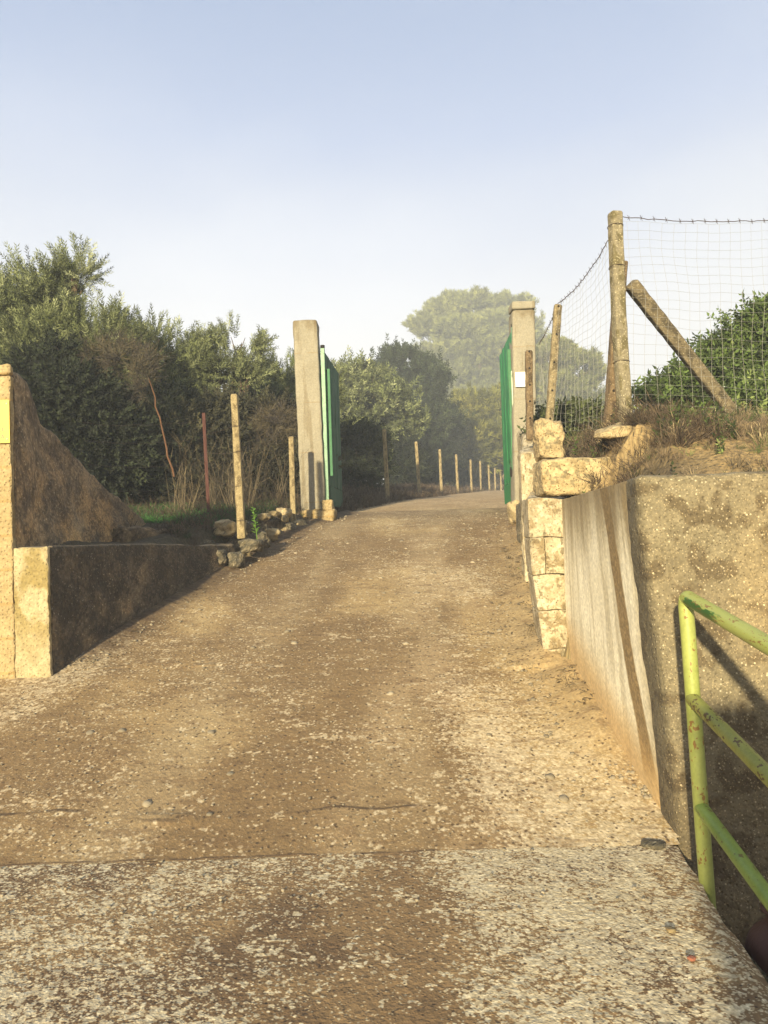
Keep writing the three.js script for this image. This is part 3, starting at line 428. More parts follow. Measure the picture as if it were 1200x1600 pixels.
{
  const t = thing('ruined_wall', 'crumbled mossy rubble edging between the ledge wall and the left gate pillar', 'rubble edging', [-1.7, 1.4, -9.8]), r = rng(404);
  for (let i = 0; i < 34; i++) {
    const d = lerp(8.9, 11.5, (i + r()) / 34), x = edgeL(d) - 0.02 - 0.42 * r() * r(), s = 0.05 + 0.075 * r(), y = lerp(roadY(d), Math.max(roadY(d), landY(x, d)), 0.6) + s * 0.25;
    put('stone', rock([x, y, -d], [s * (0.9 + 0.6 * r()), s * (0.7 + 0.4 * r()), s * (0.9 + 0.5 * r())], 20 + i + d, 0.5, 3), r() < 0.25 ? M.stonePlain : M.mossy, t);
  }
}
// ───────── gate ─────────
{
  const t = thing('gate_pillar', 'square concrete left gate pillar on a broken plinth', 'gate pillar', [-1.14, 1.8, -12.2]);
  const a = at(471, 820, 12), b = at(457, 500, 12);
  put('shaft', solid((u, v, w) => [lerp(a.x, b.x + 0.0, v) + lerp(0, 0.385, u) - 0.0, lerp(1.7, 4.97, v), -lerp(12, 12.4, w)], [0.385, 3.27, 0.4], { r: 0.035, seg: 0.07, amp: 0.012, fr: 5, seed: 3 }), M.pillar, t);
  put('plinth', block([[-1.3, 11.86], [-0.76, 11.9], [-0.76, 12.4], [-1.3, 12.4]], 1.6, 1.985, { r: 0.05, seg: 0.04, amp: 0.05, fr: 4, seed: 4 }), M.sandstone, t);
  put('plinth_step', block([[-0.96, 11.93], [-0.79, 11.95], [-0.79, 12.3], [-0.96, 12.3]], 1.97, 2.13, { r: 0.02, seg: 0.03, amp: 0.02, fr: 6, seed: 5 }), M.sandstone, t);
  const t2 = thing('gate_pillar', 'round edged concrete right gate pillar with a white plate', 'gate pillar', [2.25, 1.8, -11.6]);
  const c = at(803, 790, 11.45), e = at(800, 476, 11.45);
  put('shaft', solid((u, v, w) => [lerp(c.x, e.x, v) + 0.35 * u, lerp(1.55, 4.86, v), -lerp(11.45, 11.8, w)], [0.35, 3.3, 0.35], { r: 0.05, seg: 0.07, amp: 0.012, fr: 5, seed: 13 }), M.pillar2 = mat({ map: pillarTex(19), bumpMap: bumpWall, bumpScale: 0.01 }), t2);
  put('cap', solid((u, v, w) => [e.x - 0.002 + 0.354 * u, lerp(4.865, 4.99, v), -lerp(11.447, 11.803, w)], [0.354, 0.13, 0.356], { r: 0.03, seg: 0.05, amp: 0.012, fr: 6, seed: 14 }), M.pillar2, t2);
  const wp = at(814, 593, 11.42), t3 = thing('white_plate', 'small white plate strapped around the right gate pillar', 'plate', [wp.x, wp.y, wp.z]);
  put('plate', solid((u, v, w) => [wp.x - 0.085 + 0.19 * u, wp.y - 0.11 + 0.22 * v, wp.z + 0.012 - 0.012 * w], [0.19, 0.22, 0.012], { r: 0.003, seg: 0.06, amp: 0.004, fr: 8 }), M.plateWhite, t3);
}
function gateLeaf(label, hinge, far, yb, yt, flip, sheetMat = M.gateGreen) {       // hinge, far: [x, d]; a sheet-metal leaf swung back along the track
  const t = thing('gate_leaf', label, 'gate', [hinge[0], yb, -hinge[1]], 'green metal gate leaves swung open');
  const dx = far[0] - hinge[0], dd = far[1] - hinge[1], L = Math.hypot(dx, dd), ux = dx / L, ud = dd / L, nx = flip * ud, nd = -flip * ux;   // n: towards the lane
  const bar = (s0, s1, y0, y1, off, th, m, name, o) => put(name, solid((u, v, w) => { const s = lerp(s0, s1, u), q = off + th * w; return [hinge[0] + ux * s + nx * q, lerp(y0, y1, v), -(hinge[1] + ud * s + nd * q)]; }, [s1 - s0, y1 - y0, th], { r: 0.004, seg: 0.2, amp: 0.002, fr: 3, ...o }), m, t);
  bar(0, 0.07, yb, yt + 0.06, -0.03, 0.06, M.gateLight, 'hinge_post'); bar(L - 0.06, L, yb + 0.1, yt - 0.06, -0.03, 0.06, sheetMat, 'end_post');
  bar(0.07, L - 0.06, yt - 0.06, yt, -0.025, 0.05, sheetMat, 'top_rail'); bar(0.07, L - 0.06, yb + 0.1, yb + 0.16, -0.025, 0.05, sheetMat, 'bottom_rail');
  bar(0.07, L - 0.06, (yb + yt) / 2, (yb + yt) / 2 + 0.05, -0.025, 0.05, sheetMat, 'middle_rail');
  const n = 8; for (let i = 0; i < n; i++) { const a = 0.07 + (L - 0.13) * i / n, b = 0.07 + (L - 0.13) * (i + 1) / n - 0.006; bar(a, b, yb + 0.35 + 0.0 * i, yt - 0.0, 0.028 + 0.004 * (i % 2), 0.006, sheetMat, 'panel', { amp: 0.008, seg: 0.1, fr: 2.5, seed: i }); }
  bar(0.10, L - 0.06, yb + 0.03, yb + 0.345, 0.036, 0.006, sheetMat, 'kick_plate', { amp: 0.01, seg: 0.12 });
  bar(0.1, 0.16, yb + 0.5, yt - 0.25, 0.042, 0.05, M.gateMid, 'stiffener');
  const e = new THREE.Vector3(hinge[0] + ux * 0.03, 0, -(hinge[1] + ud * 0.03));
  put('hinge_cap', tube([new THREE.Vector3(e.x, yt + 0.062, e.z), new THREE.Vector3(e.x, yt + 0.11, e.z)], 0.035, 0.035, 10, { cap: true }), M.hole, t);
  return { t, bar, L };
}
{
  gateLeaf('open left gate leaf, dark green sheet metal, behind the left pillar', [-0.885, 12.08], [-0.76, 13.75], 2.02, 4.47, 1);
  const r = gateLeaf('open right gate leaf, bright green sheet metal, beside the right pillar', [2.03, 11.5], [2.1, 13.2], 1.98, 4.55, -1, M.gateBright);
  r.bar(0.0, 0.09, 2.95, 3.95, 0.045, 0.012, M.gatePale, 'pale_strip');
  r.bar(0.12, 0.22, 2.38, 2.52, 0.06, 0.05, M.hole, 'lock_box');
}
// ───────── posts ─────────
function holedPost(t, p, q, wx, wz, m, n, from, o) {
  put('shaft', post(p, q, wx, wz, o), m, t);
  const d = q.clone().sub(p);
  for (let i = 0; i < n; i++) { const c = p.clone().addScaledVector(d, from + (0.97 - from) * i / (n - 1)), g = new THREE.CylinderGeometry(0.011, 0.011, 0.01, 12); g.rotateX(Math.PI / 2); g.translate(c.x, c.y, c.z + wz / 2 + 0.001); put('bolt_hole', g, M.hole, t); }
}
const tallB = at(978, 668, 6.5), tallT = at(961, 331, 6.5), leanB = at(952, 672, 6.7), leanT = at(971, 408, 6.62), drillB = at(857, 675, 8.1), drillT = at(872, 474, 8.1), shortB = at(828, 690, 8.6), shortT = at(826, 546, 8.6), braceB = at(1142, 642, 7.1), braceT = at(985, 443, 6.62);
{
  let t = thing('tall_post', 'tall lichen covered concrete corner post holding both wire fence panels', 'post', tallB.toArray());
  put('shaft', post(tallB, tallT, 0.105, 0.1, { r: 0.022, amp: 0.004, bow: -0.012, turn: 0.2, seed: 2 }), M.postLichen, t);
  for (const f of [0.3, 0.74, 0.93]) { const c = tallB.clone().lerp(tallT, f), k = []; for (let i = 0; i <= 12; i++) { const a = i / 12 * Math.PI * 2; k.push(new THREE.Vector3(c.x + Math.cos(a) * 0.066 - 0.012 * Math.sin(f * 3), c.y + 0.008 * Math.sin(a), c.z + Math.sin(a) * 0.064)); } put('wire_tie', tube(k, 0.003, 0.003, 5), M.wireOld, t); }
  t = thing('leaning_post', 'brown drilled concrete post leaning against the back of the tall post', 'post', leanB.toArray());
  holedPost(t, leanB, leanT, 0.1, 0.09, M.postBrown, 7, 0.08, { seed: 6, turn: 0.1 });
  t = thing('drilled_post', 'grey drilled concrete post with rounded top right of the gate pillar', 'post', drillB.toArray());
  holedPost(t, drillB, drillT, 0.105, 0.07, M.postGrey, 5, 0.1, { seed: 7, r: 0.034 });
  t = thing('short_post', 'short drilled brown post in front of the right gate pillar', 'post', shortB.toArray());
  holedPost(t, shortB, shortT, 0.1, 0.07, M.postBrown, 5, 0.25, { seed: 8, r: 0.034 });
  t = thing('brace_post', 'slanting square concrete brace propped towards the tall corner post', 'brace', braceB.toArray());
  put('shaft', post(braceB, braceT, 0.115, 0.1, { r: 0.018, seed: 9, turn: 0.15 }), M.postDull, t);
  // left-hand posts
  let p = at(378, 842, 9.4), q = at(366, 616, 9.4); t = thing('fence_post', 'tallest left fence post, pale and speckled, at the end of the ledge wall', 'post', p.toArray());
  put('shaft', post(p, q, 0.1, 0.1, { r: 0.02, taper: 0.82, seed: 11 }), M.stake, t);
  for (const [i, f] of [0.12, 0.36, 0.6, 0.78].entries()) { const c = p.clone().lerp(q, f), k = []; for (let j = 0; j <= 12; j++) { const a = j / 12 * Math.PI * 2; k.push(new THREE.Vector3(c.x + Math.cos(a) * 0.06, c.y + 0.01 * Math.sin(a + i), c.z + Math.sin(a) * 0.06)); } put('wire_tie', tube(k, 0.003, 0.003, 5), M.wireOld, t); }
  p = at(459, 830, 11.3); q = at(455, 682, 11.3); t = thing('fence_post', 'short weathered fence post close to the left gate pillar', 'post', p.toArray());
  put('shaft', post(p, q, 0.085, 0.085, { r: 0.02, taper: 0.9, seed: 12 }), M.stake, t);
  p = at(326, 800, 10.2); q = at(318, 645, 10.2); t = thing('rusty_stake', 'rusty red iron stake standing in the undergrowth', 'stake', p.toArray());
  const ang = new THREE.Vector3().subVectors(q, p), w1 = post(p, q, 0.045, 0.008, { r: 0.003, amp: 0.002 }), w2 = post(p.clone().add(new THREE.Vector3(-0.02, 0, -0.024)), q.clone().add(new THREE.Vector3(-0.02, 0, -0.024)), 0.008, 0.04, { r: 0.003, amp: 0.002 });
  put('angle_bar', mergeGeometries([w1, w2]), M.rust, t);
  // posts along the track
  const ord = ['nearest', 'second', 'third', 'fourth', 'fifth', 'sixth', 'seventh', 'eighth', 'ninth', 'tenth'];
  [[606, 783, 600, 670, 16.6], [656, 778, 650, 690, 21.3], [690, 773, 687, 702, 26.4], [715.5, 772, 712.5, 710, 29.7], [737, 772, 735, 718, 34.7], [752, 770, 750, 720, 37.5], [765, 768, 763, 727, 42], [774, 767, 773, 731, 46], [783, 765, 782, 734, 50], [791, 764, 790, 737, 54]].forEach(([bx, by, tx, ty, d], i) => {
    const b = at(bx, by, d), e = at(tx, ty, d); b.y = Math.min(b.y, landY(b.x, d)) - 0.1;
    const o = thing('track_post', `${ord[i]} of the slim pale posts lining the track beyond the gate`, 'post', b.toArray(), 'slim posts lining the track');
    put('shaft', post(b, e, i < 2 ? 0.1 : 0.105, 0.1, { r: 0.03, taper: 0.85, seed: 20 + i, seg: 0.15 }), M.stake, o);
  });
}
// ───────── wire fences ─────────
function barbed(a, b, sag, seed, r = 0.0035) {
  const k = curve(a, b, 40, sag, 0.012, seed), g = [tube(k, r, r, 5)];
  for (let i = 2; i < 40; i += 2) { const p = k[i]; for (const s of [1, -1]) g.push(tube([p.clone().add(new THREE.Vector3(-0.012, 0.02 * s, 0.01)), p.clone().add(new THREE.Vector3(0.012, -0.02 * s, -0.01))], 0.0025, 0.002, 4)); }
  return mergeGeometries(g);
}
function meshPanel(t, a0, a1, b0, b1, nx, ny, sag, seed) {       // a: foot/head at one end, b: at the other
  const g = [], r = rng(seed), P = (u, v) => { const lo = a0.clone().lerp(b0, u), hi = a1.clone().lerp(b1, u); hi.y -= sag * 4 * u * (1 - u); const p = lo.lerp(hi, v); p.x += 0.03 * P3.noise(u * 5, v * 4, seed); p.y += 0.028 * P3.noise(u * 6, v * 3, seed + 9); p.z += 0.05 * P3.noise(u * 3, v * 3, seed + 5); return p; };
  for (let i = 0; i <= nx; i++) { const k = []; for (let j = 0; j <= 16; j++) k.push(P(i / nx, j / 16)); g.push(tube(k, 0.001, 0.001, 4)); }
  for (let j = 0; j <= ny; j++) { const v = Math.pow(j / ny, 0.9), k = []; for (let i = 0; i <= 24; i++) k.push(P(i / 24, v)); g.push(tube(k, 0.001, 0.001, 4)); }
  put('wire_mesh', mergeGeometries(g), M.wire, t, 'stuff');
}
{
  const rT = at(1330, 338, 7.3), rB = at(1330, 690, 7.3), gT = at(842, 538, 11.4), gB = at(842, 680, 11.4);
  let t = thing('wire_fence', 'square wire mesh fence right of the tall corner post', 'fence', tallB.toArray());
  meshPanel(t, tallB, tallT.clone().lerp(tallB, 0.04), rB, rT, 22, 22, 0.05, 3);
  put('barbed_wire', barbed(tallT.clone().lerp(tallB, 0.02), rT.clone().add(new THREE.Vector3(0, 0.05, 0)), 0.07, 5), M.wireOld, t);
  t = thing('wire_fence', 'sagging wire mesh fence running from the tall corner post down to the gate pillar', 'fence', tallB.clone().add(new THREE.Vector3(-0.1, 0, -0.1)).toArray());
  meshPanel(t, tallB, tallT.clone().lerp(tallB, 0.07), drillB, drillT, 16, 18, 0.1, 7);
  meshPanel(t, drillB, drillT, gB, gT, 16, 12, 0.03, 8);
  put('barbed_wire', barbed(tallT.clone().lerp(tallB, 0.07), drillT, 0.08, 9, 0.004), M.wireOld, t); put('barbed_wire', barbed(drillT, gT, 0.04, 10, 0.004), M.wireOld, t);
  // strands of the left fence
  t = thing('wire_fence', 'thin strands of wire strung along the left fence posts', 'fence', at(320, 800, 10).toArray());
  const A = (f) => at(378, 842, 9.4).lerp(at(366, 616, 9.4), f).add(new THREE.Vector3(0, 0, 0.055)), B = (f) => at(459, 830, 11.3).lerp(at(455, 682, 11.3), f), C = (f) => at(326, 800, 10.2).lerp(at(318, 645, 10.2), f), D = (f) => new THREE.Vector3(-2.98, 2.0 + f, -7.7);
  for (const [i, f] of [0.12, 0.36, 0.6, 0.78].entries()) { put('strand', tube(curve(A(f), B(f * 1.1), 14, 0.02, 0.01, i + 1), 0.0022, 0.0022, 4), M.wireOld, t); put('strand', tube(curve(C(f), A(f), 14, 0.02, 0.015, i + 20), 0.0022, 0.0022, 4), M.wireOld, t); put('strand', tube(curve(D(f), C(Math.min(1, f + 0.15)), 20, 0.05, 0.02, i + 40), 0.0022, 0.0022, 4), M.wireOld, t); }
}
// ───────── sign ─────────
{
  const c = document.createElement('canvas'); c.width = 512; c.height = 416; const g = c.getContext('2d');
  g.fillStyle = '#d8b21c'; g.fillRect(0, 0, 512, 416); g.fillStyle = '#26261a'; g.font = 'bold 50px sans-serif'; g.textAlign = 'right'; g.fillText('ALI', 458, 305); g.fillText('ZZA', 462, 372);
  const tx = new THREE.CanvasTexture(c); tx.colorSpace = THREE.SRGBColorSpace;
  const p = at(16, 692, 6.08), q = at(15, 625, 6.08), w = 0.43, h = q.y - p.y, x1 = p.x, t = thing('yellow_sign', 'bright yellow metal sign screwed to the boundary pillar at left', 'sign', [x1 - w / 2, p.y, -6.075]);
  const g2 = new THREE.BoxGeometry(w, h, 0.006); g2.translate(x1 - w / 2, p.y + h / 2, -6.075); put('plate', g2, mat({ map: tx, roughness: 0.5 }), t);
  for (const [sx, sy] of [[-0.02, 0.03], [-0.02, h - 0.03], [-w + 0.02, 0.03], [-w + 0.02, h - 0.03]]) { const s = new THREE.SphereGeometry(0.007, 10, 6); s.scale(1, 1, 0.5); s.translate(x1 + sx, p.y + sy, -6.071); put('screw', s, M.wire, t); }
}
// ───────── railing, jar ─────────
{
  const t = thing('handrail', 'worn light green pipe railing along the drop at right', 'railing', [1.3, -0.1, -3.3]);
  const R = 0.0325, b = at(1107, 1420, 3.45), tp = at(1071, 932, 3.45);
  const dir = (px, py, qx, qy, d0, d1) => [at(px, py, d0), at(qx, qy, d1)];
  const topA = tp, topB = at(1200, 1008, 2.72), slope = topB.clone().sub(topA).normalize();
  const p0 = b.clone().lerp(tp, -0.15), bend = []; for (let i = 0; i <= 8; i++) { const a = i / 8; bend.push(tp.clone().add(new THREE.Vector3(0, -0.05, 0)).lerp(tp.clone().add(new THREE.Vector3(0, 0.012, 0)), a).lerp(tp.clone().add(new THREE.Vector3(0, 0.012, 0)).lerp(tp.clone().addScaledVector(slope, 0.06), a), a)); }
  put('post', tube([p0, ...steps(0.1, 0.9, 0.1).map((f) => p0.clone().lerp(tp, f)), ...bend.slice(0, 5)], R, R, 20, { cap: true }), M.rail, t);
  put('top_rail', tube([...bend.slice(4), ...steps(0.08, 1.6, 0.08).map((s) => tp.clone().addScaledVector(slope, s))], R, R, 20), M.railTop, t);
  const rail = (a, c, m, n) => { const s = c.clone().sub(a).normalize(); put(n, tube(steps(0, 1.6, 0.1).map((k) => a.clone().addScaledVector(s, k)), R * 0.93, R * 0.93, 20, { cap: true }), m, t); };
  rail(at(1082, 1092, 3.44), at(1200, 1212, 2.75), M.railWorn, 'middle_rail');
  rail(at(1096, 1262, 3.44), at(1200, 1402, 2.81), M.railGreen, 'lower_rail');
}
{
  const p = at(1228, 1520, 3.0), pts = [[0, 0], [0.11, 0], [0.1, 0.05], [0.055, 0.15], [0.05, 0.6], [0.07, 0.68], [0.125, 0.75], [0.145, 0.84], [0.125, 0.94], [0.07, 1.0], [0.06, 1.03], [0.08, 1.05], [0.065, 1.055], [0.05, 1.0]].map(([r, y]) => new THREE.Vector2(r, y));
  const g = new THREE.LatheGeometry(new THREE.SplineCurve(pts).getPoints(60), 40); g.translate(p.x, -0.98, p.z);
  const t = thing('clay_urn', 'dark brown rounded clay urn half hidden below the railing at the right edge', 'urn', [p.x, -0.98, p.z]); put('body', g, M.clay, t);
}
// wall of the house behind the viewpoint, whose shade falls along the right edge of the apron
tag(put('wall', block([[-0.25, -1.6], [3.4, -1.6], [3.4, -1.9], [-0.25, -1.9]].map(([x, d]) => [x, d]), -0.05, 1.95, { r: 0.03, seg: 0.3, amp: 0.02, color: stoneTint([1, 1, 1]) }), M.stone), 'low stone wall behind the viewpoint', null, null, 'structure');
//PLANTS
// ───────── plants ─────────
const V = (x, y, z) => new THREE.Vector3(x, y, z);
function leafMesh(quads) {                            // quads: [base, tip, half-width vector, fold vector]
  const pos = [], idx = [];
  for (const [a, b, w, f] of quads) { const m = a.clone().lerp(b, 0.45).add(f), k = pos.length / 3; for (const p of [a, m.clone().add(w), b, m.clone().sub(w)]) pos.push(p.x, p.y, p.z); idx.push(k, k + 1, k + 2, k, k + 2, k + 3); }
  const g = new THREE.BufferGeometry(); g.setAttribute('position', new THREE.Float32BufferAttribute(pos, 3)); g.setIndex(idx); g.computeVertexNormals(); return g;
}
function sprig(n, len, ll, lw, seed, o = {}) {       // a twig along +y with n leaves
  const r = rng(seed), q = [], up = V(0, 1, 0), bend = V((r() - 0.5) * 0.3, 0, (r() - 0.5) * 0.3);
  for (let i = 0; i < n; i++) {
    const t = (o.from ?? 0.1) + (1 - (o.from ?? 0.1)) * i / n, a = V(0, len * t, 0).addScaledVector(bend, len * t * t), az = i * 2.4 + r(), el = (o.el ?? 0.9) + (r() - 0.5) * 0.8, l = ll * (0.7 + 0.6 * r());
    const d = V(Math.cos(az) * Math.sin(el), Math.cos(el), Math.sin(az) * Math.sin(el)), s = V(r() - 0.5, r() - 0.5, r() - 0.5).cross(d).normalize();
    if (o.stalk) a.addScaledVector(d, o.stalk * r());
    q.push([a, a.clone().addScaledVector(d, l), s.multiplyScalar(lw * 0.5), V(0, -0.1 * l, 0)]);
  }
  if (!o.nostem) for (const w of [V(0.004, 0, 0), V(0, 0, 0.004)]) q.push([V(0, 0, 0), V(0, len, 0).addScaledVector(bend, len), w, V(0, 0, 0)]);
  return leafMesh(q);
}
function twigs(n, len, w, seed, spread = 1) {        // a tuft of bare stems from one foot
  const r = rng(seed), q = [];
  for (let i = 0; i < n; i++) {
    const az = r() * 6.28, el = spread * (0.15 + r()), l = len * (0.5 + 0.7 * r()), d = V(Math.cos(az) * Math.sin(el), Math.cos(el), Math.sin(az) * Math.sin(el)), a = V((r() - 0.5) * 0.06, 0, (r() - 0.5) * 0.06), m = a.clone().addScaledVector(d, l * 0.55), e = m.clone().add(V(d.x + (r() - 0.5), d.y * 0.6 + (r() - 0.5) * 0.5, d.z + (r() - 0.5)).multiplyScalar(l * 0.4)), s = V(r() - 0.5, 0, r() - 0.5).normalize().multiplyScalar(w * 0.5);
    q.push([a, m, s, V(0, 0, 0)], [m, e, s.clone().multiplyScalar(0.7), V(0, 0, 0)], [a.clone().lerp(m, 0.6), a.clone().lerp(m, 0.6).add(V((r() - 0.5) * l * 0.5, l * 0.2 * r(), (r() - 0.5) * l * 0.5)), s.clone().multiplyScalar(0.6), V(0, 0, 0)]);
  }
  return leafMesh(q);
}
const upv = V(0, 1, 0), _m = new THREE.Matrix4(), _q = new THREE.Quaternion(), _q2 = new THREE.Quaternion(), _c = new THREE.Color();
function instanced(name, geo, m, list, parent) {      // list: [position, direction, scale, r, g, b, turn]
  const o = new THREE.InstancedMesh(geo, m, list.length); o.castShadow = o.receiveShadow = true;
  const off = parent ? parent.position : V(0, 0, 0);
  list.forEach(([p, d, s, r, g, b, tw], i) => { _q.setFromUnitVectors(upv, d); _q2.setFromAxisAngle(upv, tw); _q.multiply(_q2); _m.compose(p.clone().sub(off), _q, V(s, s, s)); o.setMatrixAt(i, _m); o.setColorAt(i, _c.setRGB(r, g, b)); });
  o.userData.kind = 'stuff';
  if (parent) { o.name = name; parent.add(o); } else { o.name = numbered(name); scene.add(o); }
  return o;
}
// fills lobes [px, py, rx, ry, depth, count] (photo points and radii at that depth) with sprigs; pal(n, r, h) gives a linear colour
function foliage(lobes, seed, o) {
  const r = rng(seed), out = [], cen = [];
  for (const [px, py, rx, ry, d, n] of lobes) {
    const c = at(px, py, d), X = rx * d / 1208, Y = ry * d / 1208, Z = (o.deep ?? 0.8) * (X + Y) / 2; cen.push([c, X, Y, Z]);
    for (let i = 0, tries = 0; i < n && tries < n * 5; tries++) {
      const z = r() * 2 - 1, a = r() * 6.283, k = Math.sqrt(1 - z * z), u = V(k * Math.cos(a), z, k * Math.sin(a));
      const spray = o.spray && r() < o.spray, rad = (spray ? 1 + 0.35 * r() : o.hollow ? lerp(o.hollow, 1, Math.sqrt(r())) : Math.cbrt(r())) * (1 + (o.lump ?? 0.5) * f3(u.x * 1.7 + seed, u.y * 1.7 + px, u.z * 1.7, 2));
      const p = V(c.x + u.x * X * rad, c.y + u.y * Y * rad, c.z + u.z * Z * rad), fq = o.fq ?? 1.6;
      const nn = f3(p.x * fq + seed, p.y * fq, p.z * fq, 2);
      if (nn < (o.gap ?? -0.15)) continue;
      if (p.y < landY(p.x, -p.z) + 0.02) continue;
      const dir = u.clone().multiplyScalar(spray ? 0.3 : o.out ?? 0.7).add(V(r() - 0.5, (spray ? 1 : o.lift ?? 0.5) + r() - 0.5, r() - 0.5)).normalize();
      const col = o.pal(clamp(0.5 + nn), r(), rad); out.push([p, dir, (o.size ?? 1) * (0.7 + 0.6 * r()), ...col, r() * 6.28]); i++;
    }
  }
  return { out, cen };
}
function plant(name, label, cat, foot, lobes, seed, o) {
  const g = thing(name, label, cat, foot.toArray(), o.group), { out, cen } = foliage(lobes, seed, o), r = rng(seed + 5);
  instanced(o.part ?? 'crown', o.geo, o.mat ?? M.leaf, out, g);
  if (o.trunk) {
    const parts = [], tr = o.trunk, fork = foot.clone().lerp(cen[0][0], 0.4); fork.x += (r() - 0.5) * 0.3;
    parts.push(tube(curve(foot.clone().add(V(0, -0.15, 0)), fork, 6, 0, tr * 0.6, seed), tr * 1.15, tr * 0.75, 10, { rough: 0.35 }));
    for (const [c, X, Y, Z] of cen) {
      parts.push(tube(curve(fork, c, 7, -0.05, tr * 0.9, seed + c.x), tr * 0.6, tr * 0.2, 7, { rough: 0.3 }));
      for (let k = 0; k < (o.limbs ?? 9); k++) { const e = V(c.x + (r() - 0.5) * X * 1.7, c.y + (r() - 0.3) * Y * 1.5, c.z + (r() - 0.5) * Z * 1.7); parts.push(tube(curve(fork.clone().lerp(c, 0.5 + 0.5 * r()), e, 6, -0.03, tr * 0.5, seed + k), tr * 0.16, tr * 0.04, 5)); }
    }
    put(o.stem ?? 'trunk', mergeGeometries(parts), M.bark, g, o.stem ? 'stuff' : undefined);
  }
  return g;
}
const shade = (a, b, c) => (n, r) => { const t = clamp(0.15 + 0.9 * (n - 0.2) + 0.35 * (r - 0.5)), k = 0.5 + 1.0 * r; const q = t < 0.6 ? [lerp(a[0], b[0], t / 0.6), lerp(a[1], b[1], t / 0.6), lerp(a[2], b[2], t / 0.6)] : [lerp(b[0], c[0], (t - 0.6) / 0.4), lerp(b[1], c[1], (t - 0.6) / 0.4), lerp(b[2], c[2], (t - 0.6) / 0.4)]; return q.map((e) => e * k); };
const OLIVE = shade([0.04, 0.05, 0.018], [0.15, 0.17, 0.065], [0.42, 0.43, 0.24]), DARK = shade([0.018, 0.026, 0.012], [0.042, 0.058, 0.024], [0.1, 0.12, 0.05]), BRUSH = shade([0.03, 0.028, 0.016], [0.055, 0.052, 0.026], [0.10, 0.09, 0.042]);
const PINE = shade([0.07, 0.082, 0.026], [0.155, 0.165, 0.05], [0.26, 0.26, 0.085]), LIME = shade([0.07, 0.08, 0.018], [0.17, 0.165, 0.035], [0.3, 0.27, 0.06]), BUSH = shade([0.03, 0.046, 0.012], [0.1, 0.145, 0.035], [0.27, 0.31, 0.1]);
const STRAW = shade([0.10, 0.075, 0.045], [0.2, 0.15, 0.085], [0.36, 0.28, 0.15]), BROWN = shade([0.06, 0.04, 0.026], [0.11, 0.075, 0.045], [0.18, 0.13, 0.075]);
const gOlive = sprig(38, 0.36, 0.056, 0.0135, 3), gOliveS = sprig(44, 0.44, 0.056, 0.0125, 4, { el: 0.75 }), gDark = sprig(22, 0.3, 0.06, 0.03, 5), gBig = sprig(16, 0.5, 0.17, 0.06, 6), gPine = sprig(26, 0.75, 0.34, 0.085, 7, { el: 0.6, nostem: true }), gBroad = sprig(13, 0.24, 0.058, 0.034, 8, { el: 1.0 }), gTwig = twigs(14, 0.55, 0.007, 9), gStalk = twigs(7, 1.2, 0.006, 10, 0.22), gTuft = twigs(24, 0.2, 0.007, 12, 0.75), gGrass = twigs(16, 0.14, 0.008, 13, 0.6), gScrub = twigs(22, 0.26, 0.007, 14, 1.0);
const footAt = (px, d) => { const p = at(px, 800, d); return V(p.x, landY(p.x, d), -d); };
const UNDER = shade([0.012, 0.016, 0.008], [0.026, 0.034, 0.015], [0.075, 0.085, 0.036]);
// olives on the left bank
plant('olive_tree', 'tall feathery olive tree rising behind the boundary pillar at far left', 'olive tree', footAt(40, 12.4), [[120, 432, 20, 12, 12.2, 90], [72, 438, 24, 16, 12.2, 120], [80, 475, 40, 22, 12.2, 330], [15, 505, 56, 32, 12.2, 650], [140, 550, 52, 36, 12, 700], [50, 560, 100, 56, 12.2, 2600], [-70, 520, 90, 80, 12.4, 2000], [190, 560, 30, 28, 12.2, 260]], 11, { geo: gOliveS, pal: OLIVE, trunk: 0.16, gap: 0.05, fq: 2.3, spray: 0.14, lift: 0.6, lump: 0.9 });
plant('olive_tree', 'olive tree with one pointed tuft between the tall left tree and the red stake', 'olive tree', footAt(230, 13.6), [[240, 540, 18, 24, 13.5, 120], [228, 605, 58, 46, 13.5, 1200], [290, 580, 30, 28, 13.6, 280], [180, 630, 56, 52, 13.4, 1100]], 12, { geo: gOliveS, pal: OLIVE, trunk: 0.13, gap: 0.05, fq: 2.3, spray: 0.14, lift: 0.6, lump: 0.9 });
plant('olive_tree', 'pale airy olive tree above the tallest left fence post', 'olive tree', footAt(330, 14.2), [[375, 545, 26, 20, 14, 200], [338, 580, 50, 32, 14, 620], [305, 645, 70, 46, 14, 1300], [388, 600, 18, 28, 14, 110]], 13, { geo: gOlive, pal: shade([0.06, 0.07, 0.028], [0.19, 0.21, 0.09], [0.46, 0.47, 0.27]), trunk: 0.13, gap: 0.06, fq: 2.3, spray: 0.18, lift: 0.6, lump: 0.9 });
plant('olive_tree', 'green olive tree close behind the left gate pillar', 'olive tree', footAt(440, 16), [[440, 590, 26, 22, 15.8, 330], [415, 640, 52, 40, 15.8, 1300], [485, 630, 40, 48, 16, 1000]], 14, { geo: gOlive, pal: OLIVE, trunk: 0.13, gap: -0.03, fq: 2.2, spray: 0.12, lift: 0.5, lump: 0.8 });
plant('olive_tree', 'light grey green olive tree just beyond the left gate leaf', 'olive tree', footAt(560, 30), [[550, 600, 42, 30, 29.5, 800], [565, 640, 62, 50, 29.5, 2200], [600, 655, 52, 55, 30.5, 1700]], 15, { geo: gBig, pal: OLIVE, trunk: 0.14, size: 0.78, gap: -0.04, fq: 1.4, spray: 0.08, lump: 0.8 });
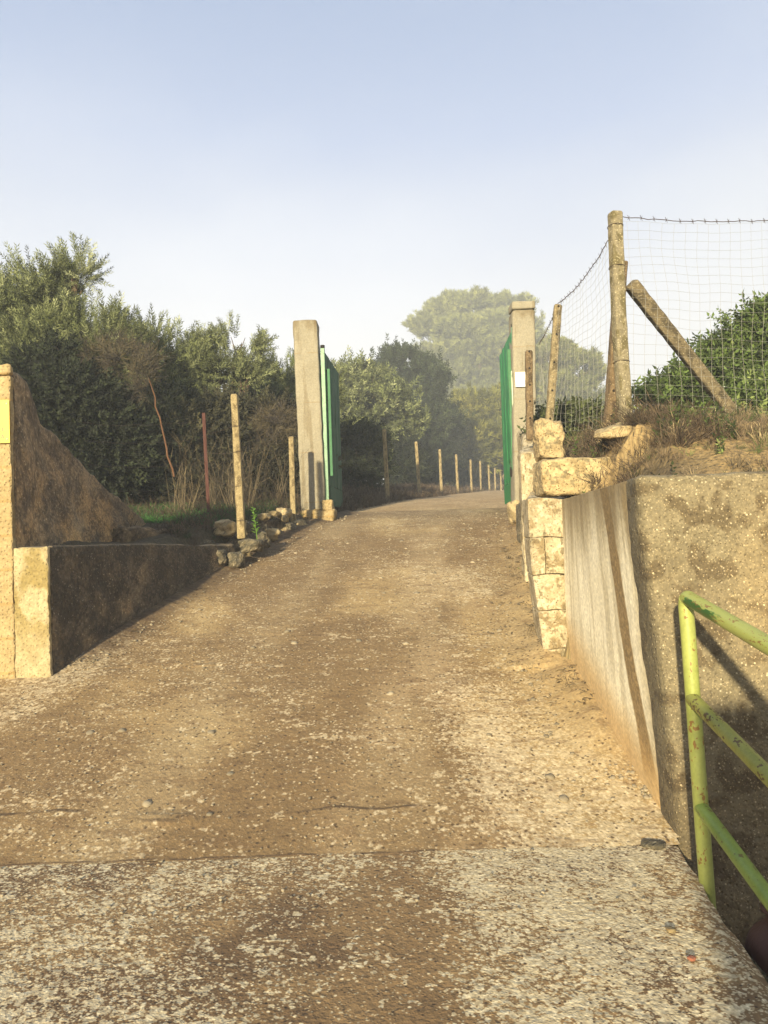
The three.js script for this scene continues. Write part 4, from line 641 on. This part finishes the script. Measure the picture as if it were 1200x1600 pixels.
plant('carob_tree', 'dark rounded tree crown beyond the gate, left of the hazy pine', 'tree', footAt(640, 43), [[628, 575, 36, 26, 42, 1300], [665, 600, 32, 32, 42, 1200], [595, 602, 34, 30, 42, 1100], [640, 650, 56, 48, 42, 2600], [690, 668, 28, 38, 45, 1200]], 16, { geo: gBig, pal: DARK, trunk: 0.2, size: 0.85, gap: -0.1, fq: 1.1, spray: 0.06, lump: 1.0 });
// undergrowth, dark under the trees
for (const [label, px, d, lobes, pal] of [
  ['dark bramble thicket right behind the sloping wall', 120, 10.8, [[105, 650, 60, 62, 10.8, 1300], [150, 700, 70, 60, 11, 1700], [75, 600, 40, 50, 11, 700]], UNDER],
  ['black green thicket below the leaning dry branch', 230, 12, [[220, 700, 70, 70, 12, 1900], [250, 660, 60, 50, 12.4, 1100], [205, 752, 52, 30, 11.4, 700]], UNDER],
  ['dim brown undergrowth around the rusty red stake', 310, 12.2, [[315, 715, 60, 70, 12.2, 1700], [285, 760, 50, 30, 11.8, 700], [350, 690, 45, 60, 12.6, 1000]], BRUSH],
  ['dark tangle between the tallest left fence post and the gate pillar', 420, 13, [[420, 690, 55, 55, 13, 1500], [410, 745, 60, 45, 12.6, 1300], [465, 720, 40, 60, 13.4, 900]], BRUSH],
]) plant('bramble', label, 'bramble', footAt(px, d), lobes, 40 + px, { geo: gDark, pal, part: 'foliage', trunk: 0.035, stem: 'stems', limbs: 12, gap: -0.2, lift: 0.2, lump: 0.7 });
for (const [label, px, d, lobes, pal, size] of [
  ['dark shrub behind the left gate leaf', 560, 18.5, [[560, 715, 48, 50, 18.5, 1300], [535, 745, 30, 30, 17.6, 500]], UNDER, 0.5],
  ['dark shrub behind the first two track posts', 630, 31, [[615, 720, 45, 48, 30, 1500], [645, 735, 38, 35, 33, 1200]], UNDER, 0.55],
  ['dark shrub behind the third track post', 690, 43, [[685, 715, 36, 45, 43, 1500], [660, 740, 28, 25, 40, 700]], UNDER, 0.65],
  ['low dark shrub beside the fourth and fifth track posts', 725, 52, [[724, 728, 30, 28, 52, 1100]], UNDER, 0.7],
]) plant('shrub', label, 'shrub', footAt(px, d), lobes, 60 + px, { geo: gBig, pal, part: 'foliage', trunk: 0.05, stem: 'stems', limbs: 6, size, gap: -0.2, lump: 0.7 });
// distance
plant('pine_tree', 'tall hazy double crowned pine beyond the gate', 'pine tree', footAt(745, 98), [[705, 488, 36, 17, 96, 1100], [735, 474, 26, 14, 96, 600], [672, 512, 30, 16, 96, 800], [720, 520, 44, 20, 94, 1300], [788, 480, 38, 16, 98, 1000], [775, 512, 44, 20, 96, 1300], [755, 545, 52, 22, 95, 1600], [685, 556, 38, 18, 94, 900], [715, 590, 50, 22, 94, 1400], [790, 570, 44, 26, 97, 1400], [770, 620, 52, 26, 94, 1600], [815, 525, 30, 34, 98, 800], [735, 630, 44, 24, 92, 1000]], 17, { geo: gPine, pal: PINE, trunk: 0.5, gap: -0.12, size: 1.0, lift: 0.9, lump: 1.0, fq: 0.4, limbs: 5 });
plant('pine_tree', 'hazy feathery pine between the right gate pillar and the tall post', 'pine tree', footAt(885, 68), [[865, 565, 34, 30, 66, 1100], [900, 585, 36, 30, 66, 1100], [880, 630, 60, 38, 66, 2600], [848, 615, 36, 46, 67, 1300], [918, 640, 30, 30, 66, 800]], 18, { geo: gPine, pal: PINE, trunk: 0.3, gap: -0.06, size: 0.8, lift: 0.9, lump: 0.9, fq: 0.6 });
plant('pine_tree', 'low yellow green pine below the tall hazy pine', 'pine tree', footAt(760, 56), [[765, 650, 60, 38, 54, 1400], [725, 665, 42, 30, 54, 900], [790, 690, 42, 36, 52, 900], [740, 700, 50, 30, 50, 1000]], 19, { geo: gPine, pal: LIME, trunk: 0.22, gap: -0.14, size: 0.8, lift: 0.7, lump: 0.7, fq: 0.6 });
plant('dry_bush', 'straw coloured dry bush at the far end of the track', 'bush', footAt(775, 54), [[772, 742, 22, 22, 53, 600], [790, 726, 20, 20, 54, 500]], 20, { geo: gBig, mat: M.dry, pal: STRAW, part: 'foliage', size: 0.9, gap: -0.3, lump: 0.5 });
plant('shrub', 'dim scrub closing the far end of the track', 'shrub', footAt(740, 68), [[700, 735, 40, 30, 66, 900], [745, 742, 40, 26, 66, 900], [790, 742, 36, 28, 66, 900], [830, 735, 40, 34, 68, 700]], 23, { geo: gPine, pal: LIME, part: 'foliage', size: 0.8, gap: -0.3, lump: 0.6 });
// right-hand bank
plant('bush', 'bright green broad leaved bush behind the slanting brace at right', 'bush', footAt(1160, 9.2), [[1170, 500, 26, 22, 9, 170], [1185, 545, 45, 45, 9, 800], [1120, 590, 60, 40, 9, 1100], [1190, 610, 70, 50, 9, 1500], [1060, 622, 48, 26, 8.8, 600], [1150, 640, 90, 26, 8.6, 1200], [1250, 560, 60, 70, 9, 900]], 21, { geo: gBroad, pal: BUSH, part: 'foliage', trunk: 0.04, stem: 'stems', limbs: 10, gap: -0.04, fq: 2.2, spray: 0.1, lift: 0.5, lump: 0.9, size: 0.85 });
plant('bush', 'dusty green scrub behind the feet of the posts on the right bank', 'bush', footAt(895, 9.6), [[885, 668, 42, 22, 9.4, 600], [930, 668, 30, 18, 9, 350], [860, 672, 26, 24, 10, 300]], 22, { geo: gBroad, pal: shade([0.04, 0.05, 0.02], [0.075, 0.09, 0.03], [0.14, 0.15, 0.06]), part: 'foliage', gap: -0.2, lump: 0.6, size: 0.8 });
// scatter on the ground: f(r) gives [x, d] or null
function scatter(name, label, cat, geo, m, n, seed, f, pal, size, o = {}) {
  const r = rng(seed), out = [];
  for (let i = 0, t = 0; i < n && t < n * 20; t++) { const q = f(r); if (!q) continue; const [x, d] = q; out.push([V(x, (o.y ? o.y(x, d) : landY(x, d)) - 0.01, -d), V((r() - 0.5) * 0.7, 1, (r() - 0.5) * 0.7).normalize(), size * (0.6 + 0.8 * r()), ...pal(r(), r()), r() * 6.28]); i++; }
  return tag(instanced(name, geo, m, out), label, null, null, 'stuff');
}
scatter('dry_scrub', 'dry brown scrub covering the bank above the concrete wall', 'scrub', gScrub, M.dry, 1500, 71, (r) => { const x = 1.4 + r() * 4, d = 4.15 + r() * 4.5, n = f3(x * 1.1 + 2, d * 1.1, 6, 3); return n + 0.16 * sstep(2.0, 3.2, x) + 0.12 * sstep(4.7, 4.2, d) > 0.06 ? [x, d] : null; }, (n, q) => (q < 0.4 ? BUSH(n, q * 2).map((e) => e * 0.8) : BROWN(n, q)), 0.62);
scatter('dead_brush', 'dark dead brush in the pocket behind the limestone block', 'brush', gScrub, M.dry, 300, 171, (r) => { const d = 5.3 + r() * 2.2, x = edgeR(d) + 0.32 + r() * 0.75; return [x, d]; }, (n, q) => BROWN(n, q).map((e) => e * 0.75), 0.9);
scatter('edge_weeds', 'weeds and dry stems among the stones along the left edge of the ramp', 'weeds', gTuft, M.dry, 420, 172, (r) => { const d = 8.9 + r() * 3.2; return [edgeL(d) + 0.05 - 0.7 * r(), d]; }, (n, q) => (q < 0.4 ? [0.05, 0.075, 0.025] : BROWN(n, q)), 0.75);
scatter('weeds', 'low green weeds among the scrub on the right bank', 'weeds', gBroad, M.leaf, 700, 72, (r) => { const x = 1.5 + r() * 3.5, d = 4.3 + r() * 4.5, n = f3(x * 1.6 + 12, d * 1.6, 2, 2); return n > 0.12 || (d > 6.7 && d < 8 && x > 2.2) ? [x, d] : null; }, BUSH, 0.6);
scatter('dry_grass', 'dry straw grass on the right bank', 'grass', gTuft, M.dry, 700, 73, (r) => { const x = 1.4 + r() * 5, d = 4.15 + r() * 7; return x > edgeR(d) + 0.35 ? [x, d] : null; }, STRAW, 0.9);
scatter('grass', 'short green grass patch on the bank behind the low wall', 'grass', gGrass, M.leaf, 2600, 74, (r) => { const x = -4.2 + r() * 2.6, d = 9.6 + r() * 2.4; return x < edgeL(d) - 0.35 ? [x, d] : null; }, shade([0.03, 0.10, 0.018], [0.05, 0.16, 0.03], [0.09, 0.2, 0.05]), 1.0);
scatter('dry_stalks', 'tall thin dry stalks in the left undergrowth', 'stalks', gStalk, M.dry, 110, 75, (r) => { const x = -2.9 + r() * 2.0, d = 10.4 + r() * 2; return x < edgeL(d) - 0.3 ? [x, d] : null; }, (n, q) => STRAW(n, q).map((e) => e * 0.55), 1.0);
scatter('verge_grass', 'dull brown grass verge under the track posts', 'grass', gTuft, M.dry, 3200, 76, (r) => { const d = 13 + r() * r() * 30, x = edgeL(d) - r() * 2.6; return [x, d]; }, (n, q) => BROWN(n, q).map((e) => e * 0.9), 1.5);
scatter('bank_litter', 'dry litter under the left trees', 'litter', gScrub, M.dry, 900, 77, (r) => { const x = -6 + r() * 5, d = 8.8 + r() * 5; return x < edgeL(d) - 0.3 ? [x, d] : null; }, (n, q) => BROWN(n, q).map((e) => e * 0.6), 1.1);
scatter('wall_foot_grass', 'dead grass and straw along the foot of the right stone wall', 'grass', gTuft, M.dry, 90, 78, (r) => { const d = 5.4 + r() * 5; return [edgeR(d) - 0.02 - 0.3 * r() * r(), d]; }, (n, q) => STRAW(n, q).map((e) => e * 0.6), 0.5, { y: (x, d) => roadY(d) });
// the dry branch and vines over the left thicket
{
  const a = at(272, 745, 10.6), b = at(232, 590, 10.6), t = thing('dry_branch', 'long bare reddish dry branch leaning over the left thicket', 'branch', a.toArray());
  put('stem', tube(curve(a, b, 10, 0, 0.05, 3), 0.016, 0.008, 6), mat({ color: 0x5e4028 }), t);
  const f = foliage([[224, 585, 20, 40, 10.7, 45], [195, 560, 40, 38, 11, 55], [140, 570, 60, 45, 11.2, 50]], 91, { pal: (n, r) => [0.075 * (0.5 + 0.8 * r), 0.06 * (0.5 + 0.8 * r), 0.036], gap: 0.02, fq: 2.5, lump: 0.9, out: 0.2, lift: 0.4, size: 1.1 }); instanced('twigs', gScrub, M.dry, f.out, t);
  const v = thing('dead_vines', 'grey brown dead vines hanging between the short fence post and the near post', 'vines', footAt(425, 12).toArray());
  instanced('stems', gScrub, M.dry, foliage([[432, 662, 34, 22, 12.4, 140], [405, 685, 28, 26, 12.4, 80]], 92, { pal: (n, r) => [0.09 * (0.6 + 0.7 * r), 0.072 * (0.6 + 0.7 * r), 0.045], gap: -0.3, lump: 0.6, lift: -0.2 }).out, v);
  const wf = at(402, 846, 9.3), w = thing('weed', 'single upright bright green weed beside the tallest left fence post', 'weed', wf.toArray()), top = at(396, 795, 9.3);
  put('stem', tube(curve(wf, top, 5, 0, 0.01, 2), 0.006, 0.003, 5), mat({ color: 0x5c7a2c }), w);
  const L = mat({ color: 0x6f9a35, side: THREE.DoubleSide }), r = rng(8);
  for (let i = 0; i < 26; i++) { const k = 0.2 + 0.8 * i / 25, p = wf.clone().lerp(top, k), az = i * 2.4, d = V(Math.cos(az), 0.5, Math.sin(az)).normalize(), l = 0.085 * (1.1 - 0.4 * k) * (0.8 + 0.4 * r()); put('leaf', leafMesh([[p, p.clone().addScaledVector(d, l), V(-Math.sin(az), 0, Math.cos(az)).multiplyScalar(0.016), V(0, 0.01, 0)]]), L, w); }
}
// loose gravel and odd chips
{
  const pe = new THREE.IcosahedronGeometry(1, 1); { const p = pe.attributes.position; for (let i = 0; i < p.count; i++) { const k = 1 + 0.5 * P3.noise(p.getX(i) * 1.5, p.getY(i) * 1.5, p.getZ(i) * 1.5); p.setXYZ(i, p.getX(i) * k, p.getY(i) * k * 0.6, p.getZ(i) * k); } smoothNormals(pe); }
  const stone = (n, r) => { const k = 0.5 + 0.6 * r; return [0.30 * k, 0.245 * k, 0.16 * k]; }, gm = mat({ color: 0xffffff });
  scatter('gravel', 'loose pale grit and pebbles on the ramp and apron', 'gravel', pe, gm, 2400, 81, (r) => { const d = 3.2 + r() * 9, x = lerp(edgeL(d) + 0.05, edgeR(d) - 0.03, r()); return d > 3.75 || x < 1.2 ? [x, d] : null; }, stone, 0.0065, { y: (x, d) => roadY(d) + 0.014 });
  scatter('gravel', 'coarser pebbles swept against the edges of the ramp', 'gravel', pe, gm, 700, 82, (r) => { const d = 4.2 + r() * 8.5, s = r() * r() * 0.5; return [r() < 0.45 && d > 6.3 ? edgeL(d) + s : edgeR(d) - s, d]; }, stone, 0.013, { y: (x, d) => roadY(d) + 0.016 });
  scatter('embedded_stones', 'larger stones bedded in the ramp surface', 'stones', pe, gm, 90, 83, (r) => { const d = 4.0 + r() * 8, x = lerp(edgeL(d) + 0.2, edgeR(d) - 0.05, Math.sqrt(r())); return [x, d]; }, stone, 0.022, { y: (x, d) => roadY(d) + 0.008 });
  scatter('leaf_litter', 'fallen olive leaves and bits of straw along the edges of the ramp', 'litter', leafMesh([[V(0, 0.01, 0), V(0.05, 0.012, 0.01), V(0, 0.002, 0.008), V(0, 0.004, 0)], [V(0.06, 0.008, 0.03), V(0.02, 0.01, 0.07), V(0.007, 0, 0.003), V(0, 0.003, 0)]]), M.dry, 620, 84, (r) => { const d = 5.2 + r() * 7, s = 0.02 + r() * r() * 0.5; return [r() < 0.5 && d > 6.3 ? edgeL(d) + s : edgeR(d) - s, d]; }, (n, q) => STRAW(n, q).map((e) => e * 0.9), 0.8, { y: (x, d) => roadY(d) + 0.02 + 0.07 * sstep(0.3, 0, edgeR(d) - x) });
  for (const [px, py, d, s, m, name, label] of [[916, 1126, 5.2, [0.035, 0.018, 0.03], M.brick, 'brick_chip', 'red brick chip near the foot of the streaked concrete wall'], [935, 1155, 4.95, [0.06, 0.02, 0.05], M.stonePlain, 'flat_stone', 'flat pale stone just below the red brick chip'], [1081, 1500, 2.8, [0.018, 0.01, 0.016], M.brick, 'brick_chip', 'tiny orange chip on the apron near the railing'], [1048, 1452, 3.0, [0.02, 0.012, 0.022], M.stonePlain, 'flat_stone', 'pale pebble on the apron left of the tiny orange chip'], [1020, 1316, 3.8, [0.07, 0.022, 0.05], dullStone, 'flat_stone', 'grey stone bedded at the corner where ramp and concrete wall meet']]) {
    const p = at(px, py, d), y = roadY(d) + 0.012, t = thing(name, label, name === 'brick_chip' ? 'chip' : 'stone', [p.x, y, -d]); put('body', rock([p.x, y, -d], [s[0], s[1] * 0.7, s[2]], px * 0.013, 0.3, 3), m, t);
  }
}
// ───────── render ─────────
const renderer = new THREE.WebGLRenderer({ antialias: true });
renderer.setSize(768, 1024);
renderer.toneMapping = THREE.LinearToneMapping;
renderer.toneMappingExposure = EXPOSURE;
renderer.shadowMap.enabled = true;
renderer.render(scene, camera);
